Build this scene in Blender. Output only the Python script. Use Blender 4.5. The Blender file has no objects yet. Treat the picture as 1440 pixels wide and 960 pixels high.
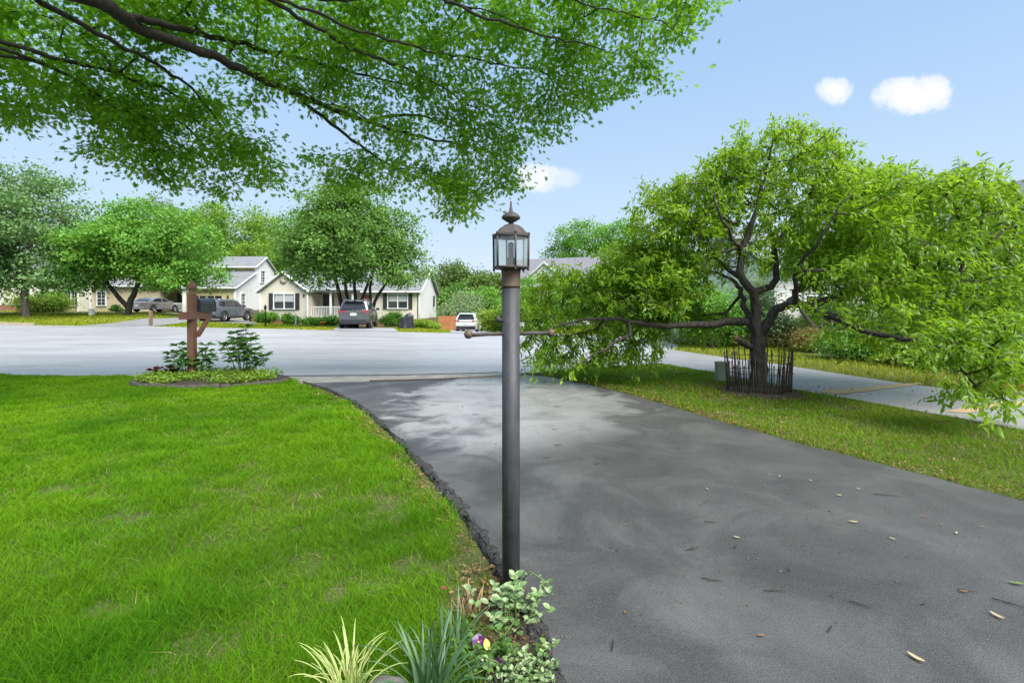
import bpy, bmesh, math, random
import numpy as np
from mathutils import Vector, Matrix, noise as mnoise

random.seed(7)
rng = np.random.default_rng(11)
S = bpy.context.scene
COL = S.collection
PI = math.pi
H = 1.25            # eye height
F = 680.0           # focal length in photo pixels
HZ = 435.0          # horizon row of the photo

# ------------------------------------------------------------------ surveying
UK = [-1.3, -.91, -.735, -.585, -.4, -.2, -.09, .05, .2, .5, 1.2]
DK = [0, 12, 20, 25, 30, 34, 40, 48, 60, 120, 300]
ZT = np.array([
 [0, 0, .05, .10, .20, .35, .90, 1.0, 1.2, 2.0, 0],
 [0, 0, .05, .10, .15, .30, .85, .95, 1.2, 2.0, 0],
 [0, 0, .05, .10, .15, .28, .90, .95, 1.2, 2.0, 0],
 [0, 0, .04, .08, .10, .15, .28, .40, .50, 1.0, 0],
 [0, 0, .03, .06, .08, .00, -.20, -.30, -.30, 0, 0],
 [0, 0, .02, .05, .00, -.12, -.25, -.35, -.40, 0, 0],
 [0, 0, .02, .03, -.20, -.40, -.65, -.90, -1.0, -.5, 0],
 [0, 0, .02, .03, -.20, -.40, -.65, -.90, -1.0, -.5, 0],
 [0, 0, 0, 0, -.10, -.20, -.30, -.40, -.40, 0, 0],
 [0, 0, 0, 0, 0, 0, 0, 0, 0, 0, 0],
 [0, 0, 0, 0, 0, 0, 0, 0, 0, 0, 0]])

def terr(x, y):
    x = np.asarray(x, float); y = np.asarray(y, float)
    yy = np.clip(y, 1.0, 299.9)
    u = np.clip(x / yy, UK[0], UK[-1] - 1e-6)
    i = np.clip(np.searchsorted(UK, u, side='right') - 1, 0, len(UK) - 2)
    j = np.clip(np.searchsorted(DK, yy, side='right') - 1, 0, len(DK) - 2)
    ua = np.array(UK); da = np.array(DK, float)
    fu = (u - ua[i]) / (ua[i + 1] - ua[i]); fd = (yy - da[j]) / (da[j + 1] - da[j])
    z = (ZT[i, j] * (1 - fu) * (1 - fd) + ZT[i + 1, j] * fu * (1 - fd)
         + ZT[i, j + 1] * (1 - fu) * fd + ZT[i + 1, j + 1] * fu * fd)
    return z

def gp(px, py, z=0.0):
    d = (H - z) * F / (py - HZ)
    return ((px - 720) / F * d, d)

def wp(px, py, d):
    return np.array([(px - 720) / F * d, d, H + (HZ - py) / F * d])

def xat(px, d):
    return (px - 720) / F * d

def zat(py, d):
    return H + (HZ - py) / F * d

def inside(poly, x, y):
    c = np.zeros(np.shape(x), bool)
    n = len(poly)
    for i in range(n):
        x1, y1 = poly[i]; x2, y2 = poly[i - 1]
        if y1 == y2: continue
        cond = ((y1 > y) != (y2 > y)) & (x < (x2 - x1) * (y - y1) / (y2 - y1) + x1)
        c ^= cond
    return c

# ------------------------------------------------------------------ object helpers
def tag(o, label=None, cat=None, group=None, kind=None):
    if label: o['label'] = label
    if cat: o['category'] = cat
    if group: o['group'] = group
    if kind: o['kind'] = kind
    return o

def thing(name, label, cat, loc=(0, 0, 0), rz=0.0, group=None):
    o = bpy.data.objects.new(name, None)
    o.empty_display_size = .2
    COL.objects.link(o)
    o.location = loc; o.rotation_euler = (0, 0, rz)
    return tag(o, label, cat, group)

def link(name, me, mat, parent=None, loc=None, rz=None):
    o = bpy.data.objects.new(name, me)
    COL.objects.link(o)
    if mat is not None:
        me.materials.clear(); me.materials.append(mat)
    if parent is not None: o.parent = parent
    if loc is not None: o.location = loc
    if rz is not None: o.rotation_euler = (0, 0, rz)
    return o

def copy_tree(o, parent=None):
    c = o.copy(); COL.objects.link(c)
    if parent is not None: c.parent = parent
    for ch in list(o.children):
        copy_tree(ch, c)
    return c

class MB:
    def __init__(self): self.v = []; self.f = []; self.sm = []
    def add(self, vs, fs, smooth=False):
        b = len(self.v)
        self.v.extend(tuple(map(float, p)) for p in vs)
        for f in fs:
            self.f.append([b + i for i in f]); self.sm.append(smooth)
        return self
    def box(self, c, s, rz=0.0, rx=0.0, ry=0.0):
        M = Matrix.Rotation(rz, 3, 'Z') @ Matrix.Rotation(ry, 3, 'Y') @ Matrix.Rotation(rx, 3, 'X')
        vs = []
        for k in range(8):
            p = Vector(((k & 1) - .5, ((k >> 1) & 1) - .5, ((k >> 2) & 1) - .5))
            p = Vector((p.x * s[0], p.y * s[1], p.z * s[2]))
            vs.append(M @ p + Vector(c))
        return self.add(vs, [(0, 2, 3, 1), (4, 5, 7, 6), (0, 1, 5, 4), (2, 6, 7, 3), (0, 4, 6, 2), (1, 3, 7, 5)])
    def tube(self, pts, radii, n=8, caps=True, smooth=True):
        pts = [Vector(p) for p in pts]
        if len(pts) < 2: return self
        vs = []; up = None
        for i, p in enumerate(pts):
            t = (pts[min(i + 1, len(pts) - 1)] - pts[max(i - 1, 0)])
            if t.length < 1e-9: t = Vector((0, 0, 1))
            t.normalize()
            if up is None:
                up = Vector((0, 0, 1)) if abs(t.z) < .9 else Vector((1, 0, 0))
            a = t.cross(up)
            if a.length < 1e-6: a = t.cross(Vector((.3, .8, .2)))
            a.normalize(); b = a.cross(t).normalized(); up = b
            r = radii[i] if hasattr(radii, '__len__') else radii
            for k in range(n):
                th = 2 * PI * k / n
                vs.append(p + a * (math.cos(th) * r) + b * (math.sin(th) * r))
        fs = []
        for i in range(len(pts) - 1):
            for k in range(n):
                k2 = (k + 1) % n
                fs.append((i * n + k, i * n + k2, (i + 1) * n + k2, (i + 1) * n + k))
        if caps:
            fs.append(tuple(range(n - 1, -1, -1)))
            fs.append(tuple((len(pts) - 1) * n + k for k in range(n)))
        return self.add(vs, fs, smooth)
    def lathe(self, prof, n=20, c=(0, 0, 0), axis='Z', smooth=True, caps=True, ph=0.0):
        vs = []
        for r, h in prof:
            for k in range(n):
                th = 2 * PI * k / n + ph
                a, b = r * math.cos(th), r * math.sin(th)
                p = (a, b, h) if axis == 'Z' else ((a, h, b) if axis == 'Y' else (h, a, b))
                vs.append((p[0] + c[0], p[1] + c[1], p[2] + c[2]))
        fs = []
        for i in range(len(prof) - 1):
            for k in range(n):
                k2 = (k + 1) % n
                fs.append((i * n + k, i * n + k2, (i + 1) * n + k2, (i + 1) * n + k))
        if caps:
            fs.append(tuple(range(n - 1, -1, -1)))
            fs.append(tuple((len(prof) - 1) * n + k for k in range(n)))
        return self.add(vs, fs, smooth)
    def prism(self, poly, z0, z1):
        n = len(poly)
        vs = [(p[0], p[1], z0) for p in poly] + [(p[0], p[1], z1) for p in poly]
        fs = [tuple(range(n - 1, -1, -1)), tuple(range(n, 2 * n))]
        for i in range(n):
            j = (i + 1) % n
            fs.append((i, j, n + j, n + i))
        return self.add(vs, fs)
    def slab(self, quad, t):
        """thick sheet from a planar polygon; thickness t along -normal"""
        q = [Vector(p) for p in quad]
        nrm = (q[1] - q[0]).cross(q[2] - q[0]).normalized()
        n = len(q)
        vs = q + [p - nrm * t for p in q]
        fs = [tuple(range(n)), tuple(range(2 * n - 1, n - 1, -1))]
        for i in range(n):
            j = (i + 1) % n
            fs.append((j, i, n + i, n + j))
        return self.add(vs, fs)
    def mesh(self, name):
        me = bpy.data.meshes.new(name)
        me.from_pydata(self.v, [], self.f)
        me.polygons.foreach_set('use_smooth', self.sm)
        me.update()
        bm = bmesh.new(); bm.from_mesh(me)
        bmesh.ops.recalc_face_normals(bm, faces=bm.faces)
        bm.to_mesh(me); bm.free()
        return me
    def build(self, name, mat, parent=None, loc=None, rz=None):
        return link(name, self.mesh(name), mat, parent, loc, rz)

def np_mesh(name, V, faces, tint=None, smooth=False, nv=None):
    """faces: list of int arrays (n,k)"""
    me = bpy.data.meshes.new(name)
    V = np.ascontiguousarray(V, np.float32)
    me.vertices.add(len(V)); me.vertices.foreach_set('co', V.ravel())
    idx = np.concatenate([f.ravel() for f in faces]).astype(np.int32)
    tot = np.concatenate([np.full(len(f), f.shape[1], np.int32) for f in faces])
    start = np.concatenate([[0], np.cumsum(tot)[:-1]]).astype(np.int32)
    me.loops.add(len(idx)); me.loops.foreach_set('vertex_index', idx)
    me.polygons.add(len(tot)); me.polygons.foreach_set('loop_start', start)
    if smooth: me.polygons.foreach_set('use_smooth', np.ones(len(tot), bool))
    me.update(calc_edges=True)
    if tint is not None:
        a = me.attributes.new('tint', 'FLOAT', 'POINT')
        a.data.foreach_set('value', np.ascontiguousarray(tint, np.float32))
    return me

def frames(axis, nrm):
    a = axis / (np.linalg.norm(axis, axis=1, keepdims=True) + 1e-9)
    n = nrm - a * np.sum(a * nrm, axis=1, keepdims=True)
    ln = np.linalg.norm(n, axis=1, keepdims=True)
    bad = ln[:, 0] < 1e-3
    if bad.any():
        alt = np.cross(a[bad], np.array([.577, .577, .577]))
        n[bad] = alt; ln = np.linalg.norm(n, axis=1, keepdims=True)
    n = n / ln
    s = np.cross(a, n)
    return np.stack([s, a, n], axis=2)      # columns: side, axis, normal

def scatter(name, tv, tf, pos, axis, nrm, size, tint, smooth=False):
    tv = np.asarray(tv, float); R = frames(axis, nrm)
    n, m = len(pos), len(tv)
    V = pos[:, None, :] + np.asarray(size)[:, None, None] * np.einsum('nij,mj->nmi', R, tv)
    off = (np.arange(n) * m)[:, None, None]
    faces = [(off + np.asarray(f)[None]).reshape(-1, len(f[0])) for f in tf]
    return np_mesh(name, V.reshape(-1, 3), faces, np.repeat(tint, m), smooth)

def rdir(n):
    v = rng.normal(size=(n, 3)); return v / np.linalg.norm(v, axis=1, keepdims=True)

# leaf templates: (verts, face groups)
FAR_LEAF = ([(0, 0, 0), (.34, .45, .1), (0, 1, 0), (-.34, .45, .1)], [[(0, 1, 2), (0, 2, 3)]])
_o = [(.03, 0), (.10, .20), (.36, .16), (.13, .38), (.46, .54), (.12, .62), (.25, .86), (.05, .82)]
OAK_LEAF = ([(0, .45, 0)] + [(x, y, .12 * abs(x)) for x, y in _o] + [(0, 1.08, -.04)] + [(-x, y, .12 * abs(x)) for x, y in _o[::-1]],
            [[(0, i, i + 1) for i in range(1, 17)] + [(0, 17, 1)]])
def _peach():
    v = []; f = []
    rows = [(0, .015), (.2, .085), (.45, .125), (.7, .095), (.88, .045), (1.0, .006)]
    for y, w in rows:
        w *= 1.38
        z = -.26 * y * y
        yy = y - .10 * y * y
        v += [(-w, yy, z + .45 * w), (0, yy, z), (w, yy, z + .45 * w)]
    for i in range(len(rows) - 1):
        a = 3 * i
        f += [(a, a + 1, a + 4, a + 3), (a + 1, a + 2, a + 5, a + 4)]
    return v, [f]
PEACH_LEAF = _peach()
OVAL_LEAF = ([(0, 0, 0), (.22, .25, .07), (.27, .55, .08), (.13, .85, .03), (0, 1, -.05), (-.13, .85, .03), (-.27, .55, .08), (-.22, .25, .07)],
             [[(0, 1, 2, 3, 4)], [(0, 4, 5, 6, 7)]])

# ------------------------------------------------------------------ materials
def srgb(r, g, b):
    def f(c):
        c /= 255.0
        return c / 12.92 if c <= .04045 else ((c + .055) / 1.055) ** 2.4
    return (f(r), f(g), f(b), 1)

class NT:
    def __init__(self, name):
        self.m = bpy.data.materials.new(name); self.m.use_nodes = True
        self.t = self.m.node_tree; self.t.nodes.clear()
        self.out = self.n('ShaderNodeOutputMaterial')
    def n(self, typ, **kw):
        nd = self.t.nodes.new(typ)
        for k, v in kw.items():
            if k.startswith('_'): setattr(nd, k[1:], v)
            else: nd.inputs[k.replace('__', ' ')].default_value = v
        return nd
    def l(self, a, b): self.t.links.new(a, b)
    def math(self, op, a, b=None, c=None, clamp=False):
        nd = self.n('ShaderNodeMath'); nd.operation = op; nd.use_clamp = clamp
        for i, v in enumerate((a, b, c)):
            if v is None: continue
            if isinstance(v, (int, float)): nd.inputs[i].default_value = v
            else: self.l(v, nd.inputs[i])
        return nd.outputs[0]
    def mix(self, fac, a, b, mode='MIX'):
        nd = self.n('ShaderNodeMix'); nd.data_type = 'RGBA'; nd.blend_type = mode
        for s, v in ((nd.inputs[0], fac), (nd.inputs[6], a), (nd.inputs[7], b)):
            if isinstance(v, (int, float)): s.default_value = v
            elif isinstance(v, (tuple, list)): s.default_value = tuple(v) if len(v) == 4 else tuple(v) + (1,)
            else: self.l(v, s)
        return nd.outputs[2]
    def ramp(self, fac, stops, interp='LINEAR'):
        nd = self.n('ShaderNodeValToRGB'); cr = nd.color_ramp; cr.interpolation = interp
        while len(cr.elements) < len(stops): cr.elements.new(.5)
        for e, (p, c) in zip(cr.elements, stops):
            e.position = p; e.color = (c, c, c, 1) if isinstance(c, (int, float)) else (tuple(c) + (1,))[:4]
        self.l(fac, nd.inputs[0]); return nd.outputs[0]
    def coord(self, kind='Object', scale=None):
        o = self.n('ShaderNodeTexCoord').outputs[kind]
        if scale is not None:
            mp = self.n('ShaderNodeMapping'); mp.inputs['Scale'].default_value = scale
            self.l(o, mp.inputs[0]); o = mp.outputs[0]
        return o
    def pos(self, scale=None):
        o = self.n('ShaderNodeNewGeometry').outputs['Position']
        if scale is not None:
            mp = self.n('ShaderNodeMapping'); mp.inputs['Scale'].default_value = scale
            self.l(o, mp.inputs[0]); o = mp.outputs[0]
        return o
    def noise(self, vec, scale, detail=4, rough=.55, dist=0.0):
        nd = self.n('ShaderNodeTexNoise'); nd.inputs['Scale'].default_value = scale
        nd.inputs['Detail'].default_value = detail; nd.inputs['Roughness'].default_value = rough
        nd.inputs['Distortion'].default_value = dist
        self.l(vec, nd.inputs['Vector']); return nd.outputs['Fac']
    def vor(self, vec, scale, out='Distance'):
        nd = self.n('ShaderNodeTexVoronoi'); nd.inputs['Scale'].default_value = scale
        self.l(vec, nd.inputs['Vector']); return nd.outputs[out]
    def bump(self, h, strength=.3, dist=.02):
        nd = self.n('ShaderNodeBump'); nd.inputs['Strength'].default_value = strength
        nd.inputs['Distance'].default_value = dist; self.l(h, nd.inputs['Height']); return nd.outputs[0]
    def pbr(self, color, rough=.6, bump=None, **kw):
        p = self.n('ShaderNodeBsdfPrincipled')
        for s, v in (('Base Color', color), ('Roughness', rough)):
            if isinstance(v, (int, float)): p.inputs[s].default_value = v
            elif isinstance(v, (tuple, list)): p.inputs[s].default_value = (tuple(v) + (1,))[:4]
            else: self.l(v, p.inputs[s])
        for k, v in kw.items(): p.inputs[k.replace('__', ' ')].default_value = v
        if bump is not None: self.l(bump, p.inputs['Normal'])
        self.l(p.outputs[0], self.out.inputs[0]); return p

def mat_plain(name, c, rough=.5, var=.12, scale=6.0, bump=0.0, metallic=0.0, spec=.5, coat=0.0):
    k = NT(name); co = k.coord('Object')
    nz = k.noise(co, scale, 6, .6)
    c = tuple(c)[:3]
    col = k.ramp(nz, [(.25, tuple(x * (1 - var) for x in c)), (.75, tuple(min(1, x * (1 + var)) for x in c))])
    b = k.bump(k.noise(co, scale * 8, 4), bump, .01) if bump else None
    rg = k.math('MULTIPLY_ADD', nz, .16, rough - .08)
    k.pbr(col, rg, b, Metallic=metallic, Specular__IOR__Level=spec, Coat__Weight=coat)
    return k.m

def mat_leaf(name, dark, mid, light, trans=.35, rough=.45, patch=1.2, spec=.4):
    k = NT(name)
    at = k.n('ShaderNodeAttribute'); at.attribute_name = 'tint'
    t = at.outputs['Fac']
    col = k.ramp(t, [(0.0, dark), (.5, mid), (1.0, light)])
    nz = k.noise(k.pos(), patch, 3)
    col = k.mix(k.ramp(nz, [(.35, 0.0), (.7, .5)]), col, light)
    p = k.pbr(col, rough, None, Specular__IOR__Level=spec)
    tr = k.n('ShaderNodeBsdfTranslucent')
    tc = k.mix(.55, col, (light[0] * 1.5, light[1] * 1.5, light[2] * .7, 1))
    k.l(tc, tr.inputs['Color'])
    mx = k.n('ShaderNodeMixShader'); mx.inputs[0].default_value = trans
    k.l(p.outputs[0], mx.inputs[1]); k.l(tr.outputs[0], mx.inputs[2])
    k.l(mx.outputs[0], k.out.inputs[0])
    return k.m

def mat_bark(name, c1, c2, sc=9.0):
    k = NT(name); co = k.pos((1, 1, .28))
    nz = k.noise(co, sc, 8, .65, .6); v = k.vor(co, sc * 2.2)
    h = k.math('ADD', nz, k.math('MULTIPLY', v, .6))
    col = k.ramp(h, [(.35, c1), (.95, c2)])
    k.pbr(col, .85, k.bump(h, .9, .03)); return k.m

def mat_siding(name, c, pitch=.115):
    k = NT(name); co = k.coord('Object')
    sp = k.n('ShaderNodeSeparateXYZ'); k.l(co, sp.inputs[0])
    fr = k.math('FRACT', k.math('DIVIDE', sp.outputs[2], pitch))
    h = k.math('SUBTRACT', 1.0, fr)
    nz = k.noise(co, 1.3, 5)
    c = tuple(c)[:3]
    col = k.ramp(nz, [(.3, tuple(x * .9 for x in c)), (.7, c)])
    edge = k.math('LESS_THAN', fr, .1)
    col = k.mix(k.math('MULTIPLY', edge, .35), col, tuple(x * .55 for x in c))
    k.pbr(col, .5, k.bump(h, .8, .012)); return k.m

def mat_brick(name, c1, c2, mortar):
    k = NT(name); co = k.coord('Object')
    sp = k.n('ShaderNodeSeparateXYZ'); k.l(co, sp.inputs[0])
    cb = k.n('ShaderNodeCombineXYZ')
    k.l(k.math('ADD', sp.outputs[0], sp.outputs[1]), cb.inputs[0]); k.l(sp.outputs[2], cb.inputs[1])
    b = k.n('ShaderNodeTexBrick'); k.l(cb.outputs[0], b.inputs['Vector'])
    b.inputs['Color1'].default_value = tuple(c1) + (1,); b.inputs['Color2'].default_value = tuple(c2) + (1,)
    b.inputs['Mortar'].default_value = tuple(mortar) + (1,)
    b.inputs['Scale'].default_value = 1; b.inputs['Brick Width'].default_value = .21
    b.inputs['Row Height'].default_value = .075; b.inputs['Mortar Size'].default_value = .006
    k.pbr(k.mix(k.noise(co, 3), b.outputs['Color'], tuple(x * .7 for x in c1)), .85, k.bump(b.outputs['Fac'], -.4, .01)); return k.m

def mat_shingle(name, c):
    k = NT(name); co = k.coord('Object')
    sp = k.n('ShaderNodeSeparateXYZ'); k.l(co, sp.inputs[0])
    cb = k.n('ShaderNodeCombineXYZ')
    k.l(k.math('ADD', sp.outputs[0], k.math('MULTIPLY', sp.outputs[1], .37)), cb.inputs[0])
    k.l(sp.outputs[2], cb.inputs[1])
    b = k.n('ShaderNodeTexBrick'); k.l(cb.outputs[0], b.inputs['Vector'])
    c = tuple(c)[:3]
    b.inputs['Color1'].default_value = tuple(x * .75 for x in c) + (1,); b.inputs['Color2'].default_value = tuple(x * 1.2 for x in c) + (1,)
    b.inputs['Mortar'].default_value = tuple(x * .5 for x in c) + (1,)
    b.inputs['Scale'].default_value = 1; b.inputs['Brick Width'].default_value = .3
    b.inputs['Row Height'].default_value = .085; b.inputs['Mortar Size'].default_value = .006
    col = k.mix(k.noise(co, 2.0, 6), b.outputs['Color'], c)
    k.pbr(col, .85, k.bump(k.noise(co, 40), .4, .01)); return k.m

M = {}
M['white'] = mat_plain('white_trim_paint', (.78, .78, .76), .45, .04)
M['sid_white'] = mat_siding('white_vinyl_siding', (.74, .73, .71))
M['sid_cream'] = mat_siding('cream_vinyl_siding', (.66, .61, .50))
M['sid_yellow'] = mat_siding('yellow_vinyl_siding', (.68, .58, .33))
M['sid_tan'] = mat_siding('tan_vinyl_siding', (.50, .43, .28))
M['sid_pink'] = mat_siding('blush_vinyl_siding', (.72, .64, .58))
M['brick'] = mat_brick('red_brick', (.34, .13, .08), (.26, .10, .07), (.42, .36, .32))
M['shingle'] = mat_shingle('grey_shingles', (.20, .21, .22))
M['shingle2'] = mat_shingle('violet_grey_shingles', (.19, .185, .205))
M['shutter'] = mat_plain('black_shutter_paint', (.035, .036, .04), .5, .1)
M['glass'] = mat_plain('window_glass', (.03, .035, .04), .06, .3, 1.0)
M['blind'] = mat_plain('pale_window_blind', (.42, .45, .44), .3, .08)
M['reddoor'] = mat_plain('dark_red_door', (.22, .045, .035), .45)
M['darkmetal'] = mat_plain('black_painted_metal', (.022, .021, .020), .5, .3, 14, .15)
M['fence_iron'] = mat_plain('rusty_black_iron', (.055, .038, .030), .7, .4, 20, .2)
M['post_paint'] = mat_plain('charcoal_post_paint', (.036, .038, .042), .62, .35, 18, .2)
k = NT('streaked_charcoal_paint'); P = k.pos((1, 1, .06)); P2 = k.pos()
st = k.noise(P, 60, 6, .65); sm = k.noise(P2, 9, 6, .6); ch = k.noise(P2, 130, 3, .6)
pc_ = k.ramp(k.math('ADD', k.math('MULTIPLY', st, .5), k.math('MULTIPLY', sm, .5)), [(.34, (.020, .021, .024)), (.66, (.058, .060, .064))])
pc_ = k.mix(k.ramp(ch, [(.66, 0.0), (.70, .6)]), pc_, (.12, .11, .10))
k.pbr(pc_, k.ramp(sm, [(.3, .42), (.7, .7)]), k.bump(k.math('ADD', ch, st), .35, .003)); M['post_paint'] = k.m
M['bronze'] = mat_plain('weathered_bronze', (.070, .059, .055), .65, .4, 22, .2, .2)
M['brass_worn'] = mat_plain('worn_brown_collar', (.11, .075, .05), .6, .3, 18, .2, .2)
M['postwood'] = mat_plain('red_brown_stained_wood', (.20, .092, .058), .6, .35, 5, .3)
M['woodfence'] = mat_plain('orange_cedar_boards', (.42, .17, .07), .7, .25, 3, .2)
M['brownfence'] = mat_plain('brown_fence_boards', (.19, .12, .08), .8, .25, 4, .2)
M['mailbox'] = mat_plain('dark_grey_mailbox_metal', (.055, .055, .058), .4, .15, 7, 0, .2)
M['stone'] = mat_plain('grey_field_stone', (.17, .16, .15), .85, .3, 9, .5)
M['edging'] = mat_plain('dark_mossy_edging_stone', (.085, .075, .062), .9, .4, 12, .6)
M['utility'] = mat_plain('pale_green_utility_plastic', (.27, .31, .22), .55, .1, 5)
M['whiteplastic'] = mat_plain('white_plastic', (.72, .72, .68), .5, .05)
M['soil'] = mat_plain('dark_mulch', (.055, .040, .028), .95, .5, 14, .9)
M['orange'] = mat_plain('orange_plastic', (.75, .20, .04), .5)
M['tarp'] = mat_plain('black_vinyl_cover', (.030, .030, .036), .35, .3, 3, .2)
M['tyre'] = mat_plain('tyre_rubber', (.02, .02, .02), .8, .2)
M['rim'] = mat_plain('alloy_rim', (.45, .45, .46), .3, .1, 5, 0, .8)
M['carblack'] = mat_plain('black_car_trim', (.02, .02, .022), .5, .1)
M['plate'] = mat_plain('white_number_plate', (.65, .67, .66), .4, .05)
M['chrome'] = mat_plain('chrome_trim', (.6, .6, .6), .15, .05, 3, 0, 1.0)

def glassy(name, c, rough=.02):
    k = NT(name)
    k.pbr(c, rough, None, IOR=1.45, Transmission__Weight=.9); return k.m
M['lampglass'] = glassy('green_tinted_bevelled_glass', (.93, .97, .95, 1), .03)
M['carglass'] = mat_plain('tinted_car_glass', (.025, .028, .032), .04, .1, 1)
M['redlamp'] = mat_plain('red_tail_lamp_lens', (.30, .05, .06), .15, .1, 4)
M['headlamp'] = mat_plain('clear_headlamp_lens', (.55, .57, .6), .1, .05, 4)

def carpaint(name, c, metallic=.4):
    return mat_plain(name, c, .28, .06, 2, 0, metallic, .5, .6)

# bark
M['bark_dark'] = mat_bark('dark_wet_bark', (.008, .007, .006), (.042, .034, .027))
M['bark_peach'] = mat_bark('dark_peach_bark', (.007, .006, .005), (.062, .050, .042), 13)
M['bark_grey'] = mat_bark('grey_bark', (.05, .042, .035), (.16, .13, .11), 5)
# leaves
M['oak_leaf'] = mat_leaf('oak_leaf', (.050, .145, .010), (.105, .265, .018), (.20, .39, .03), .66, .6, .7, .2)
M['peach_leaf'] = mat_leaf('peach_leaf', (.085, .185, .010), (.155, .300, .016), (.26, .41, .03), .54, .36, 1.3, .5)
# ------------------------------------------------------------------ camera, sky, sun
cam_d = bpy.data.cameras.new('camera'); cam = bpy.data.objects.new('camera', cam_d); COL.objects.link(cam)
cam.location = (0, 0, H); cam.rotation_euler = (PI / 2, 0, 0)
cam_d.sensor_width = 36; cam_d.lens = 36 * F / 1440
cam_d.shift_y = -(480 - HZ) / 1440
cam_d.clip_start = .05; cam_d.clip_end = 3000
S.camera = cam

SUN_EL, SUN_AZ = math.radians(52), math.radians(140)     # azimuth clockwise from +Y
w = bpy.data.worlds.new('World'); S.world = w; w.use_nodes = True
nt = w.node_tree; nt.nodes.clear()
wk = NT.__new__(NT); wk.t = nt
wo = nt.nodes.new('ShaderNodeOutputWorld'); bg = nt.nodes.new('ShaderNodeBackground')
sky = nt.nodes.new('ShaderNodeTexSky'); sky.sky_type = 'NISHITA'; sky.sun_disc = False
sky.sun_elevation = SUN_EL; sky.sun_rotation = SUN_AZ
sky.air_density = 1.0; sky.dust_density = 1.4; sky.ozone_density = 1.6; sky.altitude = 100
tc = wk.coord('Generated')
sp = wk.n('ShaderNodeSeparateXYZ'); wk.l(tc, sp.inputs[0])
yy = wk.math('MAXIMUM', sp.outputs[1], .02)
cu = wk.math('DIVIDE', sp.outputs[0], yy); cv = wk.math('DIVIDE', sp.outputs[2], yy)
nz1 = wk.noise(tc, 11, 8, .62, .4); nz2 = wk.noise(tc, 34, 6, .65)
mask = None
# small fair-weather clouds at their bearings in the sky
for (u0, v0, ru, rv, amp) in ((.822, .442, .085, .046, 1.0), (.872, .452, .055, .045, 1.0), (.670, .453, .040, .034, .9), (.045, .275, .060, .036, .8), (.105, .272, .05, .022, .45)):
    a = wk.math('POWER', wk.math('DIVIDE', wk.math('SUBTRACT', cu, u0), ru), 2)
    b = wk.math('POWER', wk.math('DIVIDE', wk.math('SUBTRACT', cv, v0), rv), 2)
    r = wk.math('SQRT', wk.math('ADD', a, b))
    r = wk.math('ADD', r, wk.math('MULTIPLY', wk.math('SUBTRACT', nz1, .5), 1.6))
    r = wk.math('ADD', r, wk.math('MULTIPLY', wk.math('SUBTRACT', nz2, .5), .9))
    m_ = wk.ramp(r, [(.30, amp), (.62, amp * .72), (1.12, 0.0)], 'EASE')
    mask = m_ if mask is None else wk.math('MAXIMUM', mask, m_)
front = wk.math('GREATER_THAN', sp.outputs[1], .05)
mask = wk.math('MULTIPLY', mask, front)
# bright thin overcast veil over the blue: thicker towards the horizon
veil = wk.ramp(sp.outputs[2], [(0.0, .97), (.15, .93), (.45, .85), (.8, .8)])
wisp = wk.noise(tc, 2.2, 6, .55)
veil = wk.math('ADD', veil, wk.math('MULTIPLY', wk.math('SUBTRACT', wisp, .5), .22), None, True)
VEILC = wk.ramp(sp.outputs[2], [(0.0, (3.15, 3.55, 3.95)), (.16, (2.45, 3.15, 3.95)), (.42, (1.75, 2.65, 3.85)), (.9, (1.3, 2.2, 3.6))]); CLOUDC = (4.2, 4.2, 4.3, 1)
col = wk.mix(veil, sky.outputs[0], VEILC)
col = wk.mix(mask, col, CLOUDC)
wk.l(col, bg.inputs['Color']); bg.inputs['Strength'].default_value = .092
wk.l(bg.outputs[0], wo.inputs[0])

sd = bpy.data.lights.new('sun', 'SUN'); so = bpy.data.objects.new('sun', sd); COL.objects.link(so)
sd.energy = 2.9; sd.angle = math.radians(45); sd.color = (1, .96, .90)
dirv = Vector((math.sin(SUN_AZ) * math.cos(SUN_EL), math.cos(SUN_AZ) * math.cos(SUN_EL), math.sin(SUN_EL)))
so.rotation_euler = dirv.to_track_quat('Z', 'Y').to_euler(); so.location = dirv * 50
S.view_settings.view_transform = 'Standard'; S.view_settings.look = 'None'
S.view_settings.gamma = 1; S.view_settings.use_curve_mapping = False
S.view_settings.exposure = 1.45
S.cycles.max_bounces = 8; S.cycles.diffuse_bounces = 4; S.cycles.transmission_bounces = 6; S.cycles.transparent_max_bounces = 8
S.cycles.use_denoising = True
S.cycles.caustics_reflective = False; S.cycles.caustics_refractive = False

# ------------------------------------------------------------------ plan of the ground (from the survey)
DRIVE_L = [gp(425, 538), gp(460, 548), gp(495, 565), gp(525, 587), gp(560, 620), gp(600, 662), gp(640, 708), gp(690, 778), gp(728, 838), gp(752, 890), gp(775, 955), gp(800, 1060), (.55, .4), (.9, -1.5)]
DRIVE_R = [gp(733, 527), gp(770, 530), gp(810, 538), gp(860, 549), gp(930, 568), gp(1000, 590), gp(1100, 618), gp(1270, 662), gp(1440, 706), (4.4, 1.2), (5.9, -1.5)]
APRON_Y = gp(700, 537)[1]; ROAD_Y = gp(400, 528)[1]
NB_L = [gp(925, 511), gp(1010, 525), gp(1110, 547), gp(1200, 562), gp(1440, 606), (6.4, 2.0), (7.6, -2)]
NB_R = [gp(938, 491), gp(1000, 500), gp(1110, 515), gp(1200, 529), gp(1280, 541), (7.5, 6.2), (8.8, 3), (10.5, -2)]
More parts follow.
